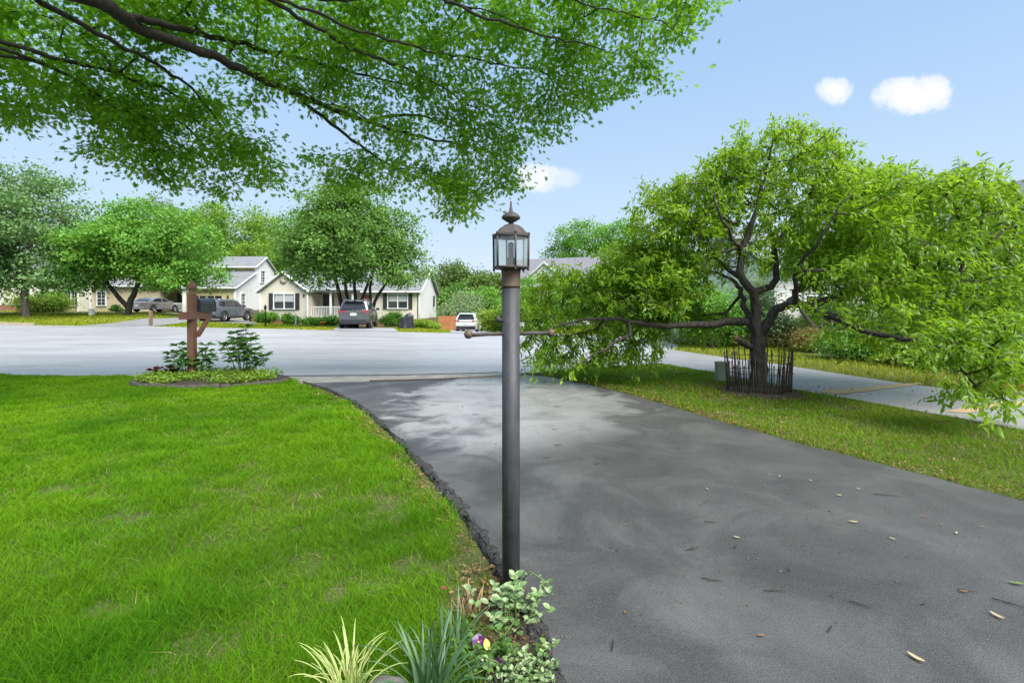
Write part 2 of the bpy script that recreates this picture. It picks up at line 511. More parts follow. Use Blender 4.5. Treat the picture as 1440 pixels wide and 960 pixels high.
ROAD = [(-70, 9.2), (-30, 9.2), (-9.8, ROAD_Y + .02), gp(395, 530), gp(720, 526), gp(780, 523), gp(860, 516), NB_L[0], NB_R[0],
        (5.6, 16.2), (5.9, 18.5), (5.2, 21), (3.4, 23.2), (.6, 24.1), (xat(700, 24.3), 24.3), (xat(620, 24.3), 24.3), (xat(540, 25.4), 25.4), (xat(470, 26.6), 26.6),
        (xat(400, 28), 28), (xat(300, 29.2), 29.2), (xat(215, 30.2), 30.2), (xat(110, 30.7), 30.7), (xat(50, 31.1), 31.1), (xat(-60, 32.6), 32.6), (-70, 45)]
DRIVE = [gp(425, 536.5)] + DRIVE_L[0:] + DRIVE_R[::-1]
NB = NB_L + NB_R[::-1]
def du(px, d): return (xat(px, d), d)
SUVDRIVE = [du(110, 30.5), du(214, 30.0), du(262, 35.0), du(290, 36.2), du(362, 36.3), du(362, 45), du(290, 45), du(262, 39.0), du(200, 36.2)]
SEDANDRIVE = [du(-40, 43.0), du(150, 43.0), du(262, 43.4), du(262, 49), du(168, 49), du(150, 45.5), du(-40, 45.5)]
WHITEDRIVE = [du(634, 24.0), du(712, 24.0), du(702, 46), du(632, 46)]
RANCHDRIVE = [du(468, 26.4), du(560, 24.9), du(552, 35), du(474, 35)]
PAVED = [ROAD, DRIVE, NB, SUVDRIVE, SEDANDRIVE, WHITEDRIVE, RANCHDRIVE]

def rag(poly, step, amp, sc=1.7, seed=0.0):
    """subdivide an outline and make it uneven"""
    out = []
    n = len(poly)
    for i in range(n):
        a = Vector((*poly[i], 0)); b = Vector((*poly[(i + 1) % n], 0))
        L = (b - a).length; k = max(1, min(400, int(L / step)))
        nr = Vector((-(b - a).y, (b - a).x, 0)).normalized()
        for j in range(k):
            p = a + (b - a) * (j / k)
            if -6 < p.x < 8 and p.y < 14:
                p = p + nr * (amp * (mnoise.noise((p.x * sc, p.y * sc, seed)) + .6 * mnoise.noise((p.x * sc * 4, p.y * sc * 4, seed + 3))))
            out.append((p.x, p.y))
    return out

def sheet(name, poly, off, mat, maxlen=1.2, skirt=0.0):
    bm = bmesh.new()
    vs = [bm.verts.new((x, y, 0)) for x, y in poly]
    bm.faces.new(vs)
    bmesh.ops.triangulate(bm, faces=bm.faces)
    for _ in range(7):
        es = [e for e in bm.edges if e.calc_length() > maxlen * max(1, e.verts[0].co.y / 14, -e.verts[0].co.x / 10)]
        if not es: break
        bmesh.ops.subdivide_edges(bm, edges=es, cuts=1)
        bmesh.ops.triangulate(bm, faces=bm.faces)
    for v in bm.verts:
        v.co.z = float(terr(v.co.x, v.co.y)) + off + (.035 if v.co.y > 16 else 0)
    if skirt:
        be = [e for e in bm.edges if e.is_boundary]
        r = bmesh.ops.extrude_edge_only(bm, edges=be)
        for g in r['geom']:
            if isinstance(g, bmesh.types.BMVert): g.co.z -= skirt
    bmesh.ops.recalc_face_normals(bm, faces=bm.faces)
    if sum(f.normal.z * f.calc_area() for f in bm.faces) < 0:
        bmesh.ops.reverse_faces(bm, faces=bm.faces)
    me = bpy.data.meshes.new(name); bm.to_mesh(me); bm.free()
    o = link(name, me, mat); return tag(o, kind='structure')

# soil and thatch under the grass
k = NT('lawn_soil'); P = k.pos()
n1 = k.noise(P, .55, 5); n2 = k.noise(P, 7, 8, .7); n3 = k.noise(P, 60, 4)
base = k.ramp(n1, [(.3, (.075, .135, .010)), (.5, (.11, .19, .012)), (.72, (.17, .20, .022))])
dirt = k.ramp(n3, [(.3, (.035, .024, .014)), (.7, (.12, .085, .045))])
spl = k.n('ShaderNodeSeparateXYZ'); k.l(P, spl.inputs[0])
nearl = k.ramp(k.math('DIVIDE', spl.outputs[1], 40.0), [(.28, .6), (.5, 0.0)])
colg = k.mix(k.math('MAXIMUM', nearl, k.ramp(n2, [(.52, 0.0), (.68, .8)])), base, dirt)
k.pbr(colg, .9, k.bump(k.math('ADD', n3, k.math('MULTIPLY', n2, 2.0)), .8, .03)); M['lawn'] = k.m

def axis_vals(segs): return np.unique(np.concatenate([np.asarray(s, float) for s in segs]))
xs = axis_vals([[-500, -250, -140], np.arange(-84, 48, .8), [60, 90, 150, 300, 500]])
ys = axis_vals([[-250, -80, -25, -8], np.arange(-2, 66, .8), [75, 90, 120, 170, 230, 300, 450, 700]])
X, Y = np.meshgrid(xs, ys)
Z = terr(X, Y) - .004
i0 = (np.arange(len(ys) - 1)[:, None] * len(xs) + np.arange(len(xs) - 1)[None]).ravel()
me = np_mesh('ground', np.stack([X, Y, Z], -1).reshape(-1, 3), [np.stack([i0, i0 + 1, i0 + 1 + len(xs), i0 + len(xs)], 1)], None, True)
tag(link('ground', me, M['lawn']), kind='structure')

# weathered grey road surface, still wet after rain
k = NT('road_asphalt'); P = k.pos()
big = k.noise(k.pos((.25, 1, 1)), .55, 6, .6, .4); mid = k.noise(P, 3.0, 6, .65); fine = k.noise(P, 90, 3, .6); ag = k.vor(P, 140)
tone = k.math('ADD', k.math('MULTIPLY', big, .6), k.math('MULTIPLY', fine, .4))
colr = k.ramp(tone, [(.3, (.30, .295, .296)), (.7, (.45, .443, .443))])
crack = k.ramp(k.vor(k.pos((.35, 1.1, 1)), .8, 'Distance'), [(0, 0.0), (.03, 0.0)])
streak = k.ramp(k.noise(k.pos((.25, 1.0, 1)), .9, 7, .65, .4), [(.50, 0.0), (.74, .40)])
colr = k.mix(streak, colr, (.19, .188, .19))
spk = k.ramp(k.noise(k.pos((.5, 1.3, 1)), 14, 5, .7), [(.60, 0.0), (.72, .5)])
colr = k.mix(spk, colr, (.12, .12, .125))
rgh = k.ramp(k.noise(k.pos((.3, .8, 1)), 1.1, 6, .6), [(.35, .26), (.65, .50)])
k.pbr(colr, rgh, k.bump(k.math('ADD', ag, fine), .35, .006), Specular__IOR__Level=.6); M['road'] = k.m

# freshly sealed driveway: black, damp, with paler patches and a painted sheen
k = NT('driveway_sealcoat'); P = k.pos()
big = k.noise(P, .45, 5, .55, .5); mid = k.noise(P, 1.6, 7, .62, .6); fine = k.noise(P, 120, 4, .65); ag = k.vor(P, 210)
sp2 = k.n('ShaderNodeSeparateXYZ'); k.l(P, sp2.inputs[0])
tone = k.math('ADD', k.math('MULTIPLY', mid, .65), k.math('MULTIPLY', fine, .35))
cold = k.ramp(tone, [(.36, (.034, .033, .032)), (.64, (.094, .091, .088))])
worn = k.ramp(k.math('ADD', k.math('MULTIPLY', big, .45), k.math('MULTIPLY', mid, .55)), [(.48, 0.0), (.64, .6)])
cold = k.mix(worn, cold, (.130, .126, .122))
puff = k.ramp(k.noise(k.pos((1.0, .7, 1)), 2.3, 6, .6, .3), [(.50, 0.0), (.64, .38)])
cold = k.mix(k.math('MULTIPLY', puff, worn), cold, (.20, .20, .203))
# wet sky sheen mid-apron, painted as paler colour and made smoother
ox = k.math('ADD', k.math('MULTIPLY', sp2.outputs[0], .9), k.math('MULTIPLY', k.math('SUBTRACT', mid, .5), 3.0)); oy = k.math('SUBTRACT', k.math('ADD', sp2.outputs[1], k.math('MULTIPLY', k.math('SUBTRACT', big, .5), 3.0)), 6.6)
sky_sheen = k.ramp(k.math('ADD', k.math('POWER', k.math('DIVIDE', ox, 1.5), 2), k.math('POWER', k.math('DIVIDE', oy, 2.7), 2)), [(.35, 1.0), (1.3, 0.0)], 'EASE')
cold = k.mix(k.math('MULTIPLY', sky_sheen, k.ramp(mid, [(.3, .35), (.6, .85)])), cold, (.36, .355, .352))
wetd = sky_sheen
grit = k.ramp(k.noise(P, 190, 3, .6), [(.58, 0.0), (.70, .32)])
cold = k.mix(grit, cold, (.22, .22, .22))
pit = k.ramp(k.noise(P, 150, 3, .6), [(.30, .7), (.42, 0.0)])
cold = k.mix(pit, cold, (.015, .015, .016))
wet = k.ramp(k.math('ADD', k.math('MULTIPLY', big, .6), k.math('MULTIPLY', mid, .4)), [(.42, .60), (.60, .30)])
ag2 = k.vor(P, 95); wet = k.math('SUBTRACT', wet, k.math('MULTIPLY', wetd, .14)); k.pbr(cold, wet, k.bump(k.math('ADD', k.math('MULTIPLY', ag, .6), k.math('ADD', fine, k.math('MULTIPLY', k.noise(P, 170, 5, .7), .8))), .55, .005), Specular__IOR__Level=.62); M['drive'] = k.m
k = NT('crumbled_black_sealer'); P = k.pos()
cr = k.vor(P, 60); fn = k.noise(P, 130, 4, .65)
k.pbr(k.ramp(k.math('ADD', k.math('MULTIPLY', cr, .8), k.math('MULTIPLY', fn, .6)), [(.3, (.012, .012, .012)), (.75, (.055, .053, .051))]), .7, k.bump(k.math('ADD', k.math('MULTIPLY', cr, -1.0), k.math('MULTIPLY', fn, .7)), 1.0, .018)); M['drive_edge'] = k.m

# neighbour's older driveway
k = NT('old_driveway_asphalt'); P = k.pos()
mid = k.noise(P, 1.4, 7, .62); fine = k.noise(P, 110, 4, .65)
colo = k.ramp(k.math('ADD', k.math('MULTIPLY', mid, .6), k.math('MULTIPLY', fine, .4)), [(.3, (.20, .197, .198)), (.7, (.32, .315, .315))])
k.pbr(colo, .48, k.bump(fine, .4, .006), Specular__IOR__Level=.55); M['drive_old'] = k.m
# pale gravelly gutter strip
k = NT('gutter_concrete'); P = k.pos()
fine = k.noise(P, 70, 4, .7); mid = k.noise(P, 4, 6, .6)
colo = k.ramp(k.math('ADD', k.math('MULTIPLY', fine, .55), k.math('MULTIPLY', mid, .45)), [(.32, (.12, .10, .08)), (.5, (.30, .27, .235)), (.72, (.46, .43, .385))])
k.pbr(colo, .6, k.bump(fine, .5, .008)); M['gutter'] = k.m

sheet('road', ROAD, .002, M['road'], 2.0)
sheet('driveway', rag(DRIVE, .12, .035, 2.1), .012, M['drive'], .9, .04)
sheet('neighbor_driveway', rag(NB, .25, .04, 1.5, 5), .010, M['drive_old'], 1.2, .04)
sheet('driveway_branch', SUVDRIVE, .012, M['drive_old'], 1.5)
sheet('driveway_branch', SEDANDRIVE, .012, M['drive_old'], 1.5)
sheet('driveway_branch', WHITEDRIVE, .018, M['road'], 1.5)
sheet('driveway_branch', RANCHDRIVE, .018, M['road'], 1.5)
GUT = [gp(395, 529.3), gp(560, 527.3), gp(733, 523.4), gp(733, 529.6), gp(620, 534), gp(500, 537.6), gp(420, 539.2)]
sheet('gutter', rag(GUT, .2, .02, 3, 2), .018, M['gutter'], 1.0, .02)
# joint line of dirt and twigs in front of the gutter, and rusty gravel at the lawn corners
CRACK = [gp(520, 536), gp(620, 533.2), gp(735, 527.6), gp(735, 528.4), gp(620, 534.6), gp(520, 537.3)]
sheet('gutter_joint', rag(CRACK, .1, .02, 5, 3), .022, mat_plain('rusty_joint_dirt', (.13, .075, .05), .9, .5, 25, .6), .6)
CR2 = [gp(400, 529.3), gp(560, 528.2), gp(700, 524.6), gp(700, 525.3), gp(560, 529.0), gp(400, 530.4)]
sheet('gutter_joint', rag(CR2, .1, .012, 5, 8), .023, mat_plain('dark_joint_tar', (.04, .04, .042), .7, .3, 25, .4), .6)
PATCH = [gp(1165, 549), gp(1200, 546), gp(1260, 541), gp(1292, 538), gp(1296, 541.5), gp(1250, 547), gp(1190, 555), gp(1150, 553)]
sheet('sand_patch', rag(PATCH, .08, .05, 4, 4), .016, mat_plain('washed_out_sand', (.42, .30, .17), .9, .25, 12, .3), .5)
PATCH2 = [gp(1330, 580), gp(1400, 566), gp(1440, 566), gp(1440, 572), gp(1400, 574), gp(1360, 582)]
sheet('sand_patch', rag(PATCH2, .08, .04, 4, 6), .016, bpy.data.materials['washed_out_sand'], .5)
KERB = [du(-60, 32.55), du(0, 31.75), du(48, 31.1), du(48, 31.5), du(0, 32.2), du(-60, 33.1)]
sheet('kerb', KERB, .12, mat_plain('tan_kerb_concrete', (.40, .31, .22), .8, .2, 4), 1.5, .2)

# thick crumbled sealer lip along the lawn edge of the driveway: one long ragged ridge
EDGE = []
for i in range(len(DRIVE_L) - 3):
    a, b = Vector((*DRIVE_L[i], 0)), Vector((*DRIVE_L[i + 1], 0))
    n_ = max(2, int((b - a).length / .011))
    for j in range(n_): EDGE.append(a + (b - a) * (j / n_))
V = []; Fq = []
prof = [(-1.0, -.02), (-.8, .010), (-.55, .020), (-.3, .026), (-.05, .026), (.2, .024), (.45, .021), (.7, .018), (.95, .015), (1.2, .012), (1.5, .009)]
for i, p in enumerate(EDGE):
    t = (EDGE[min(i + 1, len(EDGE) - 1)] - EDGE[max(i - 1, 0)]).normalized(); nr = Vector((-t.y, t.x, 0))   # towards the driveway
    wd = .034 + .030 * mnoise.noise((p.x * 2, p.y * 2, 9)) + .03 * mnoise.noise((p.x * 11, p.y * 11, 2))
    for s, h in prof:
        q = p + nr * (s * wd + .025 * mnoise.noise((p.x * 9 + s * 3, p.y * 9, 5)))
        V.append((q.x, q.y, max(-.02, h + (.010 * mnoise.noise((q.x * 24, q.y * 24, 1)) + .014 * mnoise.noise((q.x * 60, q.y * 60, 4)) if -.9 < s < 1.2 else 0))))
m_ = len(prof)
for i in range(len(EDGE) - 1):
    for j in range(m_ - 1):
        a = i * m_ + j; Fq.append((a, a + 1, a + 1 + m_, a + m_))
me = np_mesh('driveway_edge', np.array(V), [np.array(Fq)], None, False)
tag(link('driveway_edge', me, M['drive_edge']), kind='structure')

# ------------------------------------------------------------------ grass
def blades(name, pts, h, wd, lean, mat, label_kind='stuff', tint=None):
    n = len(pts)
    az = rng.uniform(0, 2 * PI, n); fa = rng.uniform(0, 2 * PI, n)
    d = np.stack([np.cos(az), np.sin(az)], 1); s = np.stack([np.cos(fa), np.sin(fa)], 1) * (wd / 2)[:, None]
    L = (h * lean)[:, None]
    z0 = terr(pts[:, 0], pts[:, 1]) - .006
    def P(off, z): return np.concatenate([pts + off, z[:, None]], 1)
    m1 = d * L * .30; m2 = d * L
    V = np.stack([P(s, z0), P(-s, z0), P(m1 + s * .8, z0 + h * .55), P(m1 - s * .8, z0 + h * .55), P(m2, z0 + h)], 1)
    o = (np.arange(n) * 5)[:, None]
    q = o + np.array([0, 1, 3, 2]); t = o + np.array([2, 3, 4])
    tt = rng.uniform(0, 1, n) if tint is None else tint
    me = np_mesh(name, V.reshape(-1, 3), [q, t], np.repeat(tt, 5))
    ob = link(name, me, mat); tag(ob, kind='stuff'); return ob

def vnoise(x, y, sc, seed):
    """cheap smooth value noise"""
    r = np.random.default_rng(seed).uniform(0, 1, (64, 64))
    xx = x * sc + 400; yy = y * sc + 400
    xi = np.floor(xx).astype(int); yi = np.floor(yy).astype(int); fx = xx - xi; fy = yy - yi
    fx = fx * fx * (3 - 2 * fx); fy = fy * fy * (3 - 2 * fy)
    g = lambda a, b: r[a % 64, b % 64]
    return (g(xi, yi) * (1 - fx) * (1 - fy) + g(xi + 1, yi) * fx * (1 - fy) + g(xi, yi + 1) * (1 - fx) * fy + g(xi + 1, yi + 1) * fx * fy)

M['grass'] = mat_leaf('lush_grass_blades', (.045, .155, .004), (.110, .282, .006), (.225, .38, .014), .38, .7, .8, .12)
M['grass_dry'] = mat_leaf('olive_grass_blades', (.07, .15, .008), (.130, .260, .012), (.235, .345, .030), .34, .7, .9, .12)
M['grass_far'] = mat_leaf('yellow_green_grass', (.12, .20, .012), (.22, .29, .018), (.36, .36, .045), .25, .8, .25, .1)

def wedge(n, u0, u1, d0, d1):
    u = rng.uniform(u0, u1, n); d = rng.uniform(d0, d1, n); return np.stack([u * d, d], 1)

BED = (-5.18, 8.42, 1.28, .78)          # mailbox bed ellipse
TREE_BASE = np.array(gp(1066, 552))
N = 520000
p = wedge(N, -1.28, .14, .95, ROAD_Y)
x, y = p[:, 0], p[:, 1]
keep = ~inside(DRIVE, x + .05, y) & ~inside(ROAD, x, y - .0) & ~inside([gp(392, 526), gp(745, 520), gp(745, 533), gp(425, 540)], x, y)
keep &= ((x - BED[0]) / BED[2]) ** 2 + ((y - BED[1]) / BED[3]) ** 2 > 1
bare = vnoise(x, y, 2.4, 5) * .45 + vnoise(x, y, 7.5, 6) * .55
keep &= (bare < .70) | (rng.uniform(size=N) < .40)
for sx, sy, sr in ((572, 792, .075), (600, 800, .05), (655, 806, .13), (690, 800, .09), (192, 728, .075), (560, 730, .06), (470, 838, .05), (75, 690, .09), (345, 655, .07), (640, 850, .07), (420, 745, .05), (130, 860, .05)):
    c_ = gp(sx, sy); rr_ = np.hypot(x - c_[0], (y - c_[1]) * .8) / (sr * (.6 + .9 * vnoise(x, y, 9, 12)))
    keep &= (rr_ > 1) | (rng.uniform(size=N) < .18)
# worn strip beside the lamp post and drive edge
lx = np.interp(y, [q[1] for q in DRIVE_L[::-1][2:]], [q[0] for q in DRIVE_L[::-1][2:]])
near_edge = np.clip((x - (lx - .30)) / .28, 0, 1)
keep &= rng.uniform(size=N) > near_edge * (.45 + .5 * (vnoise(x, y, 3, 8) > .45))
p = p[keep]; x, y = p[:, 0], p[:, 1]
cl = vnoise(x, y, 5, 21); cl2 = vnoise(x, y, 1.1, 22)
h = (.016 + .050 * cl * cl2 + .022 * cl) * rng.uniform(.5, 1.4, len(p))
tall = rng.uniform(size=len(p)) < .012; h[tall] *= 1.5
wd = .0027 * np.maximum(1, y / 2.3) * rng.uniform(.6, 1.4, len(p))
tint = np.clip(.42 + .75 * (vnoise(x, y, .7, 31) - .5) + .4 * (vnoise(x, y, 3.2, 32) - .5) + rng.normal(0, .17, len(p)), 0, 1)
blades('lawn_grass', p, h, wd, rng.uniform(.25, 1.6, len(p)), M['grass'], tint=tint)

# dead straw blades and moss flecks lying through the lawn
M['straw'] = mat_leaf('dead_straw_blades', (.16, .10, .04), (.30, .22, .09), (.46, .38, .18), .2, .8, 3, .1)
q = wedge(26000, -1.28, .14, .95, ROAD_Y); x, y = q[:, 0], q[:, 1]
kk = ~inside(DRIVE, x + .05, y) & ~inside(ROAD, x, y) & (((x - BED[0]) / BED[2]) ** 2 + ((y - BED[1]) / BED[3]) ** 2 > 1) & (rng.uniform(size=len(x)) < .15 + 1.2 * np.clip(vnoise(x, y, 3.1, 95) - .5, 0, 1))
q = q[kk]; n_ = len(q)
blades('dead_grass', q, .022 * rng.uniform(.5, 2.0, n_), .0026 * np.maximum(1, q[:, 1] / 2.3), rng.uniform(1.2, 3.2, n_), M['straw'])

N = 300000
p = wedge(N, -.05, 2.1, 1.6, 11.2); x, y = p[:, 0], p[:, 1]
STRIP = [gp(735, 526)] + [gp(810, 518), gp(870, 514)] + NB_L + DRIVE_R[::-1]
keep = inside(STRIP, x, y) & ~inside(DRIVE, x, y) & ~inside(NB, x, y)
dx, dy = x - TREE_BASE[0], y - TREE_BASE[1]
rr = np.hypot(dx, dy * .9)
keep &= (rr > .42 + .25 * vnoise(x, y, 4, 3)) | (rng.uniform(size=N) < .06)
bare = vnoise(x, y, 2.1, 15) * .6 + vnoise(x, y, 7, 16) * .4
keep &= (bare < .62) | (rng.uniform(size=N) < .45)
p = p[keep]; x, y = p[:, 0], p[:, 1]
h = (.028 + .035 * vnoise(x, y, 4, 44)) * rng.uniform(.6, 1.3, len(p))
wd = .0038 * np.maximum(1, y / 3) * rng.uniform(.7, 1.3, len(p))
tint = np.clip(.45 + .7 * (vnoise(x, y, 1.2, 51) - .5) + rng.normal(0, .2, len(p)), 0, 1)
blades('strip_grass', p, h, wd, rng.uniform(.2, 1.0, len(p)), M['grass_dry'], tint=tint)

N = 90000
p = wedge(N, .28, 1.5, 7.0, 22); x, y = p[:, 0], p[:, 1]
keep = ~inside(NB, x, y) & ~inside(ROAD, x, y) & ~inside(STRIP, x, y) & ~inside(DRIVE, x, y)
bedr = (y > 13.0 - .15 * (x - 6)) & (vnoise(x, y, .5, 61) > .52)
keep &= ~(bedr & (x > 8.2))
p = p[keep]; x, y = p[:, 0], p[:, 1]
h = (.05 + .05 * vnoise(x, y, 2, 71)) * rng.uniform(.6, 1.3, len(p)); wd = .010 * rng.uniform(.7, 1.3, len(p)) * y / 10
blades('neighbor_grass', p, h, wd, rng.uniform(.2, .9, len(p)), M['grass_far'], tint=np.clip(.5 + rng.normal(0, .22, len(p)), 0, 1))

N = 130000
p = wedge(N, -1.35, .2, 24, 52); x, y = p[:, 0], p[:, 1]
keep = np.ones(len(p), bool)
for poly in PAVED: keep &= ~inside(poly, x, y)
p = p[keep]; x, y = p[:, 0], p[:, 1]
h = .09 * rng.uniform(.6, 1.4, len(p)); wd = .0035 * y * rng.uniform(.6, 1.2, len(p)) * .5
tn = np.clip(.45 + .6 * (vnoise(x, y, .25, 81) - .5) + rng.normal(0, .15, len(p)), 0, 1)
blades('far_grass', p, h, wd, rng.uniform(.2, .9, len(p)), M['grass_far'], tint=tn)

# dead leaves and mulch crumbs along the edges of the driveway and under the tree
M['litter'] = mat_leaf('dry_leaf_litter', (.07, .032, .014), (.17, .085, .035), (.36, .24, .11), .1, .8, 3, .2)
pts = []
for a, b in zip(DRIVE_R[:-2], DRIVE_R[1:-1]):
    n_ = int(np.hypot(b[0] - a[0], b[1] - a[1]) * 330)
    t = rng.uniform(0, 1, n_); off = np.abs(rng.normal(0, .16, n_)) + .0
    nx, ny = (b[1] - a[1]), -(b[0] - a[0]); L = np.hypot(nx, ny)
    pts.append(np.stack([a[0] + (b[0] - a[0]) * t - nx / L * off, a[1] + (b[1] - a[1]) * t - ny / L * off], 1))
for i in range(len(DRIVE_L) - 3):
    a, b = DRIVE_L[i], DRIVE_L[i + 1]
    n_ = int(np.hypot(b[0] - a[0], b[1] - a[1]) * (260 if i > 2 else 60)); t = rng.uniform(0, 1, n_); off = np.abs(rng.normal(0, .09, n_)) + .06
    nx, ny = (b[1] - a[1]), -(b[0] - a[0]); L = np.hypot(nx, ny)
    pts.append(np.stack([a[0] + (b[0] - a[0]) * t + nx / L * off, a[1] + (b[1] - a[1]) * t + ny / L * off], 1))
n_ = 2600; r_ = np.abs(rng.normal(0, .75, n_)); a_ = rng.uniform(0, 2 * PI, n_)
pts.append(np.stack([TREE_BASE[0] + r_ * np.cos(a_), TREE_BASE[1] + r_ * np.sin(a_)], 1))
pp = wedge(9000, .1, 1.2, 3, 9); pp = pp[inside(STRIP, pp[:, 0], pp[:, 1])]; pts.append(pp)
pts = np.concatenate(pts)
d2 = np.hypot(pts[:, 0] - TREE_BASE[0], pts[:, 1] - TREE_BASE[1])
n_ = len(pts)
pos = np.column_stack([pts, rng.uniform(.008, .035, n_)])
ax = rdir(n_); ax[:, 2] *= .35; nr = np.tile([0, 0, 1.0], (n_, 1)) + rng.normal(0, .4, (n_, 3))
me = scatter('leaf_litter', *OVAL_LEAF, pos, ax, nr, rng.uniform(.009, .026, n_) * np.clip(.55 + pts[:, 1] * .14, .7, 1.6), np.clip(rng.normal(.38, .25, n_), 0, 1))
tag(link('leaf_litter', me, M['litter']), kind='stuff')
# ------------------------------------------------------------------ branching
class Skel:
    def __init__(self):
        self.P = []; self.par = []; self.R = []; self.w = []
    def limb(self, pts, r0, r1, start=None, step=.12):
        """a main limb along a polyline; start = node index to fork from. Returns indices"""
        pts = [np.asarray(q, float) for q in pts]
        if start is not None: pts = [self.P[start]] + pts
        ids = []
        # smooth by Catmull-Rom
        Q = [pts[0]]
        for i in range(len(pts) - 1):
            p0 = pts[max(i - 1, 0)]; p1 = pts[i]; p2 = pts[i + 1]; p3 = pts[min(i + 2, len(pts) - 1)]
            L = np.linalg.norm(p2 - p1); n = max(1, int(L / step))
            for j in range(1, n + 1):
                t = j / n
                Q.append(.5 * ((2 * p1) + (-p0 + p2) * t + (2 * p0 - 5 * p1 + 4 * p2 - p3) * t * t + (-p0 + 3 * p1 - 3 * p2 + p3) * t ** 3))
        prev = start
        for i, q in enumerate(Q):
            if start is not None and i == 0: continue
            f = i / max(1, len(Q) - 1)
            q = q + (rng.normal(0, .012, 3) * (1 if i else 0))
            self.P.append(q); self.par.append(-1 if prev is None else prev)
            self.R.append(r0 + (r1 - r0) * f); self.w.append(0)
            prev = len(self.P) - 1; ids.append(prev)
        return ids
    def near(self, q):
        A = np.array(self.P); return int(np.argmin(((A - q) ** 2).sum(1)))
    def attach(self, targets, step=.16, rise=.12, jit=.03, wander=.25):
        """connect every target to the nearest branch so far; returns tip ids and directions"""
        cap = len(self.P) + len(targets) * 14 + 10
        A = np.zeros((cap, 3)); n0 = len(self.P); A[:n0] = self.P
        cnt = n0
        T = np.asarray(targets, float)
        d0 = np.array([((A[:n0] - t) ** 2).sum(1).min() for t in T])
        tips = []; dirs = []; order = np.argsort(d0)
        for ti in order:
            t = T[ti]
            dd = ((A[:cnt] - t) ** 2).sum(1)
            i = int(np.argmin(dd)); a = A[i]; L = math.sqrt(dd[i])
            n = max(1, min(12, int(L / step)))
            side = rng.normal(0, wander * L * .3, 3); side[2] += rise * L
            prev = i
            for j in range(1, n + 1):
                f = j / n
                q = a + (t - a) * f + side * (4 * f * (1 - f)) * .5 + (rng.normal(0, jit, 3) if j < n else 0)
                A[cnt] = q; self.P.append(q); self.par.append(prev); self.R.append(0.0); self.w.append(0); prev = cnt; cnt += 1
            self.w[prev] += 1
            tips.append(prev); dirs.append(self.P[prev] - self.P[self.par[prev]])
        d = np.array(dirs); d /= np.linalg.norm(d, axis=1, keepdims=True) + 1e-9
        return order, np.array(tips), d
    def mesh(self, rmin=.004, kf=.0052, ex=.47, sides=6):
        n = len(self.P); w = list(self.w)
        for i in range(n - 1, -1, -1):
            if self.par[i] >= 0: w[self.par[i]] += w[i]
        rad = [max(self.R[i], rmin, 0 if self.R[i] > 0 else kf * max(1, w[i]) ** ex) for i in range(n)]
        for i in range(n):
            p = self.par[i]
            if p >= 0: rad[i] = min(rad[i], max(rad[p], rmin))
        ch = [[] for _ in range(n)]
        for i in range(n):
            if self.par[i] >= 0: ch[self.par[i]].append(i)
        mb = MB(); started = [False] * n
        def chain(pts, rs):
            big = max(rs)
            mb.tube(pts, rs, 12 if big > .08 else (sides + 1 if big > .03 else (5 if big > .012 else 3)), caps=big > .03)
        stack = [i for i in range(n) if self.par[i] < 0]
        while stack:
            i = stack.pop(); path = [self.P[self.par[i]]] if self.par[i] >= 0 else []
            rs = [min(rad[i], rad[self.par[i]])] if path else []
            while True:
                path.append(self.P[i]); rs.append(rad[i])
                if not ch[i]: break
                c = sorted(ch[i], key=lambda q: (self.R[q], w[q]))
                stack.extend(c[:-1]); i = c[-1]
            if len(path) > 1: chain(path, rs)
        return mb

def poly_sample(poly, n):
    P = np.array(poly, float); lo, hi = P.min(0), P.max(0); out = np.zeros((0, 2))
    while len(out) < n:
        q = rng.uniform(lo, hi, (n * 2, 2)); out = np.concatenate([out, q[inside(poly, q[:, 0], q[:, 1])]])
    return out[:n]

# ------------------------------------------------------------------ big overhanging oak (its trunk stands outside the view, on the left)
oak = thing('oak_tree', 'large oak with dark limbs and lobed leaves overhanging the lawn from above', 'tree', (0, 0, 0))
sk = Skel()
tr = sk.limb([(-8.6, 2.4, -.1), (-8.5, 2.5, 1.6), (-8.3, 2.7, 3.2), (-8.1, 2.9, 4.2)], .34, .26, step=.3)
top = tr[-1]
A1 = sk.limb([wp(60, -20, 5.2), wp(205, 45, 6.1), wp(300, 78, 6.7), wp(400, 125, 7.4), wp(500, 165, 8.2), wp(590, 192, 8.9), wp(660, 205, 9.2)], .125, .016, top)
A2 = sk.limb([wp(-120, 20, 5.6), wp(0, 66, 6.0), wp(80, 98, 6.6), wp(160, 150, 7.2), wp(228, 190, 7.7), wp(300, 230, 8.3)], .052, .010, top)
A3 = sk.limb([wp(60, -140, 5.0), wp(240, -60, 5.4), wp(420, 10, 6.0), wp(560, 60, 6.8), wp(700, 90, 7.6), wp(820, 110, 8.2)], .042, .009, top)
A4 = sk.limb([wp(-260, 40, 6.6), wp(-90, 130, 7.2), wp(10, 148, 8.0), wp(86, 150, 8.6), wp(140, 172, 9.0)], .050, .010, top)
A5 = sk.limb([wp(160, -260, 4.6), wp(420, -160, 5.0), wp(640, -60, 5.8), wp(800, 0, 6.6), wp(930, 30, 7.4)], .038, .009, top)
def fork(ids, f, pts, r0, r1): return sk.limb(pts, r0, r1, ids[int(f * (len(ids) - 1))])
fork(A1, .45, [wp(330, 60, 7.2), wp(470, 95, 8.0), wp(610, 130, 8.8)], .05, .01)
fork(A1, .70, [wp(520, 215, 8.6), wp(575, 245, 9.0), wp(620, 262, 9.3)], .035, .008)
fork(A1, .82, [wp(600, 165, 8.9), wp(690, 215, 9.4), wp(720, 250, 9.6)], .03, .008)
fork(A1, .35, [wp(250, 110, 6.9), wp(300, 165, 7.5), wp(340, 215, 8.0)], .04, .008)
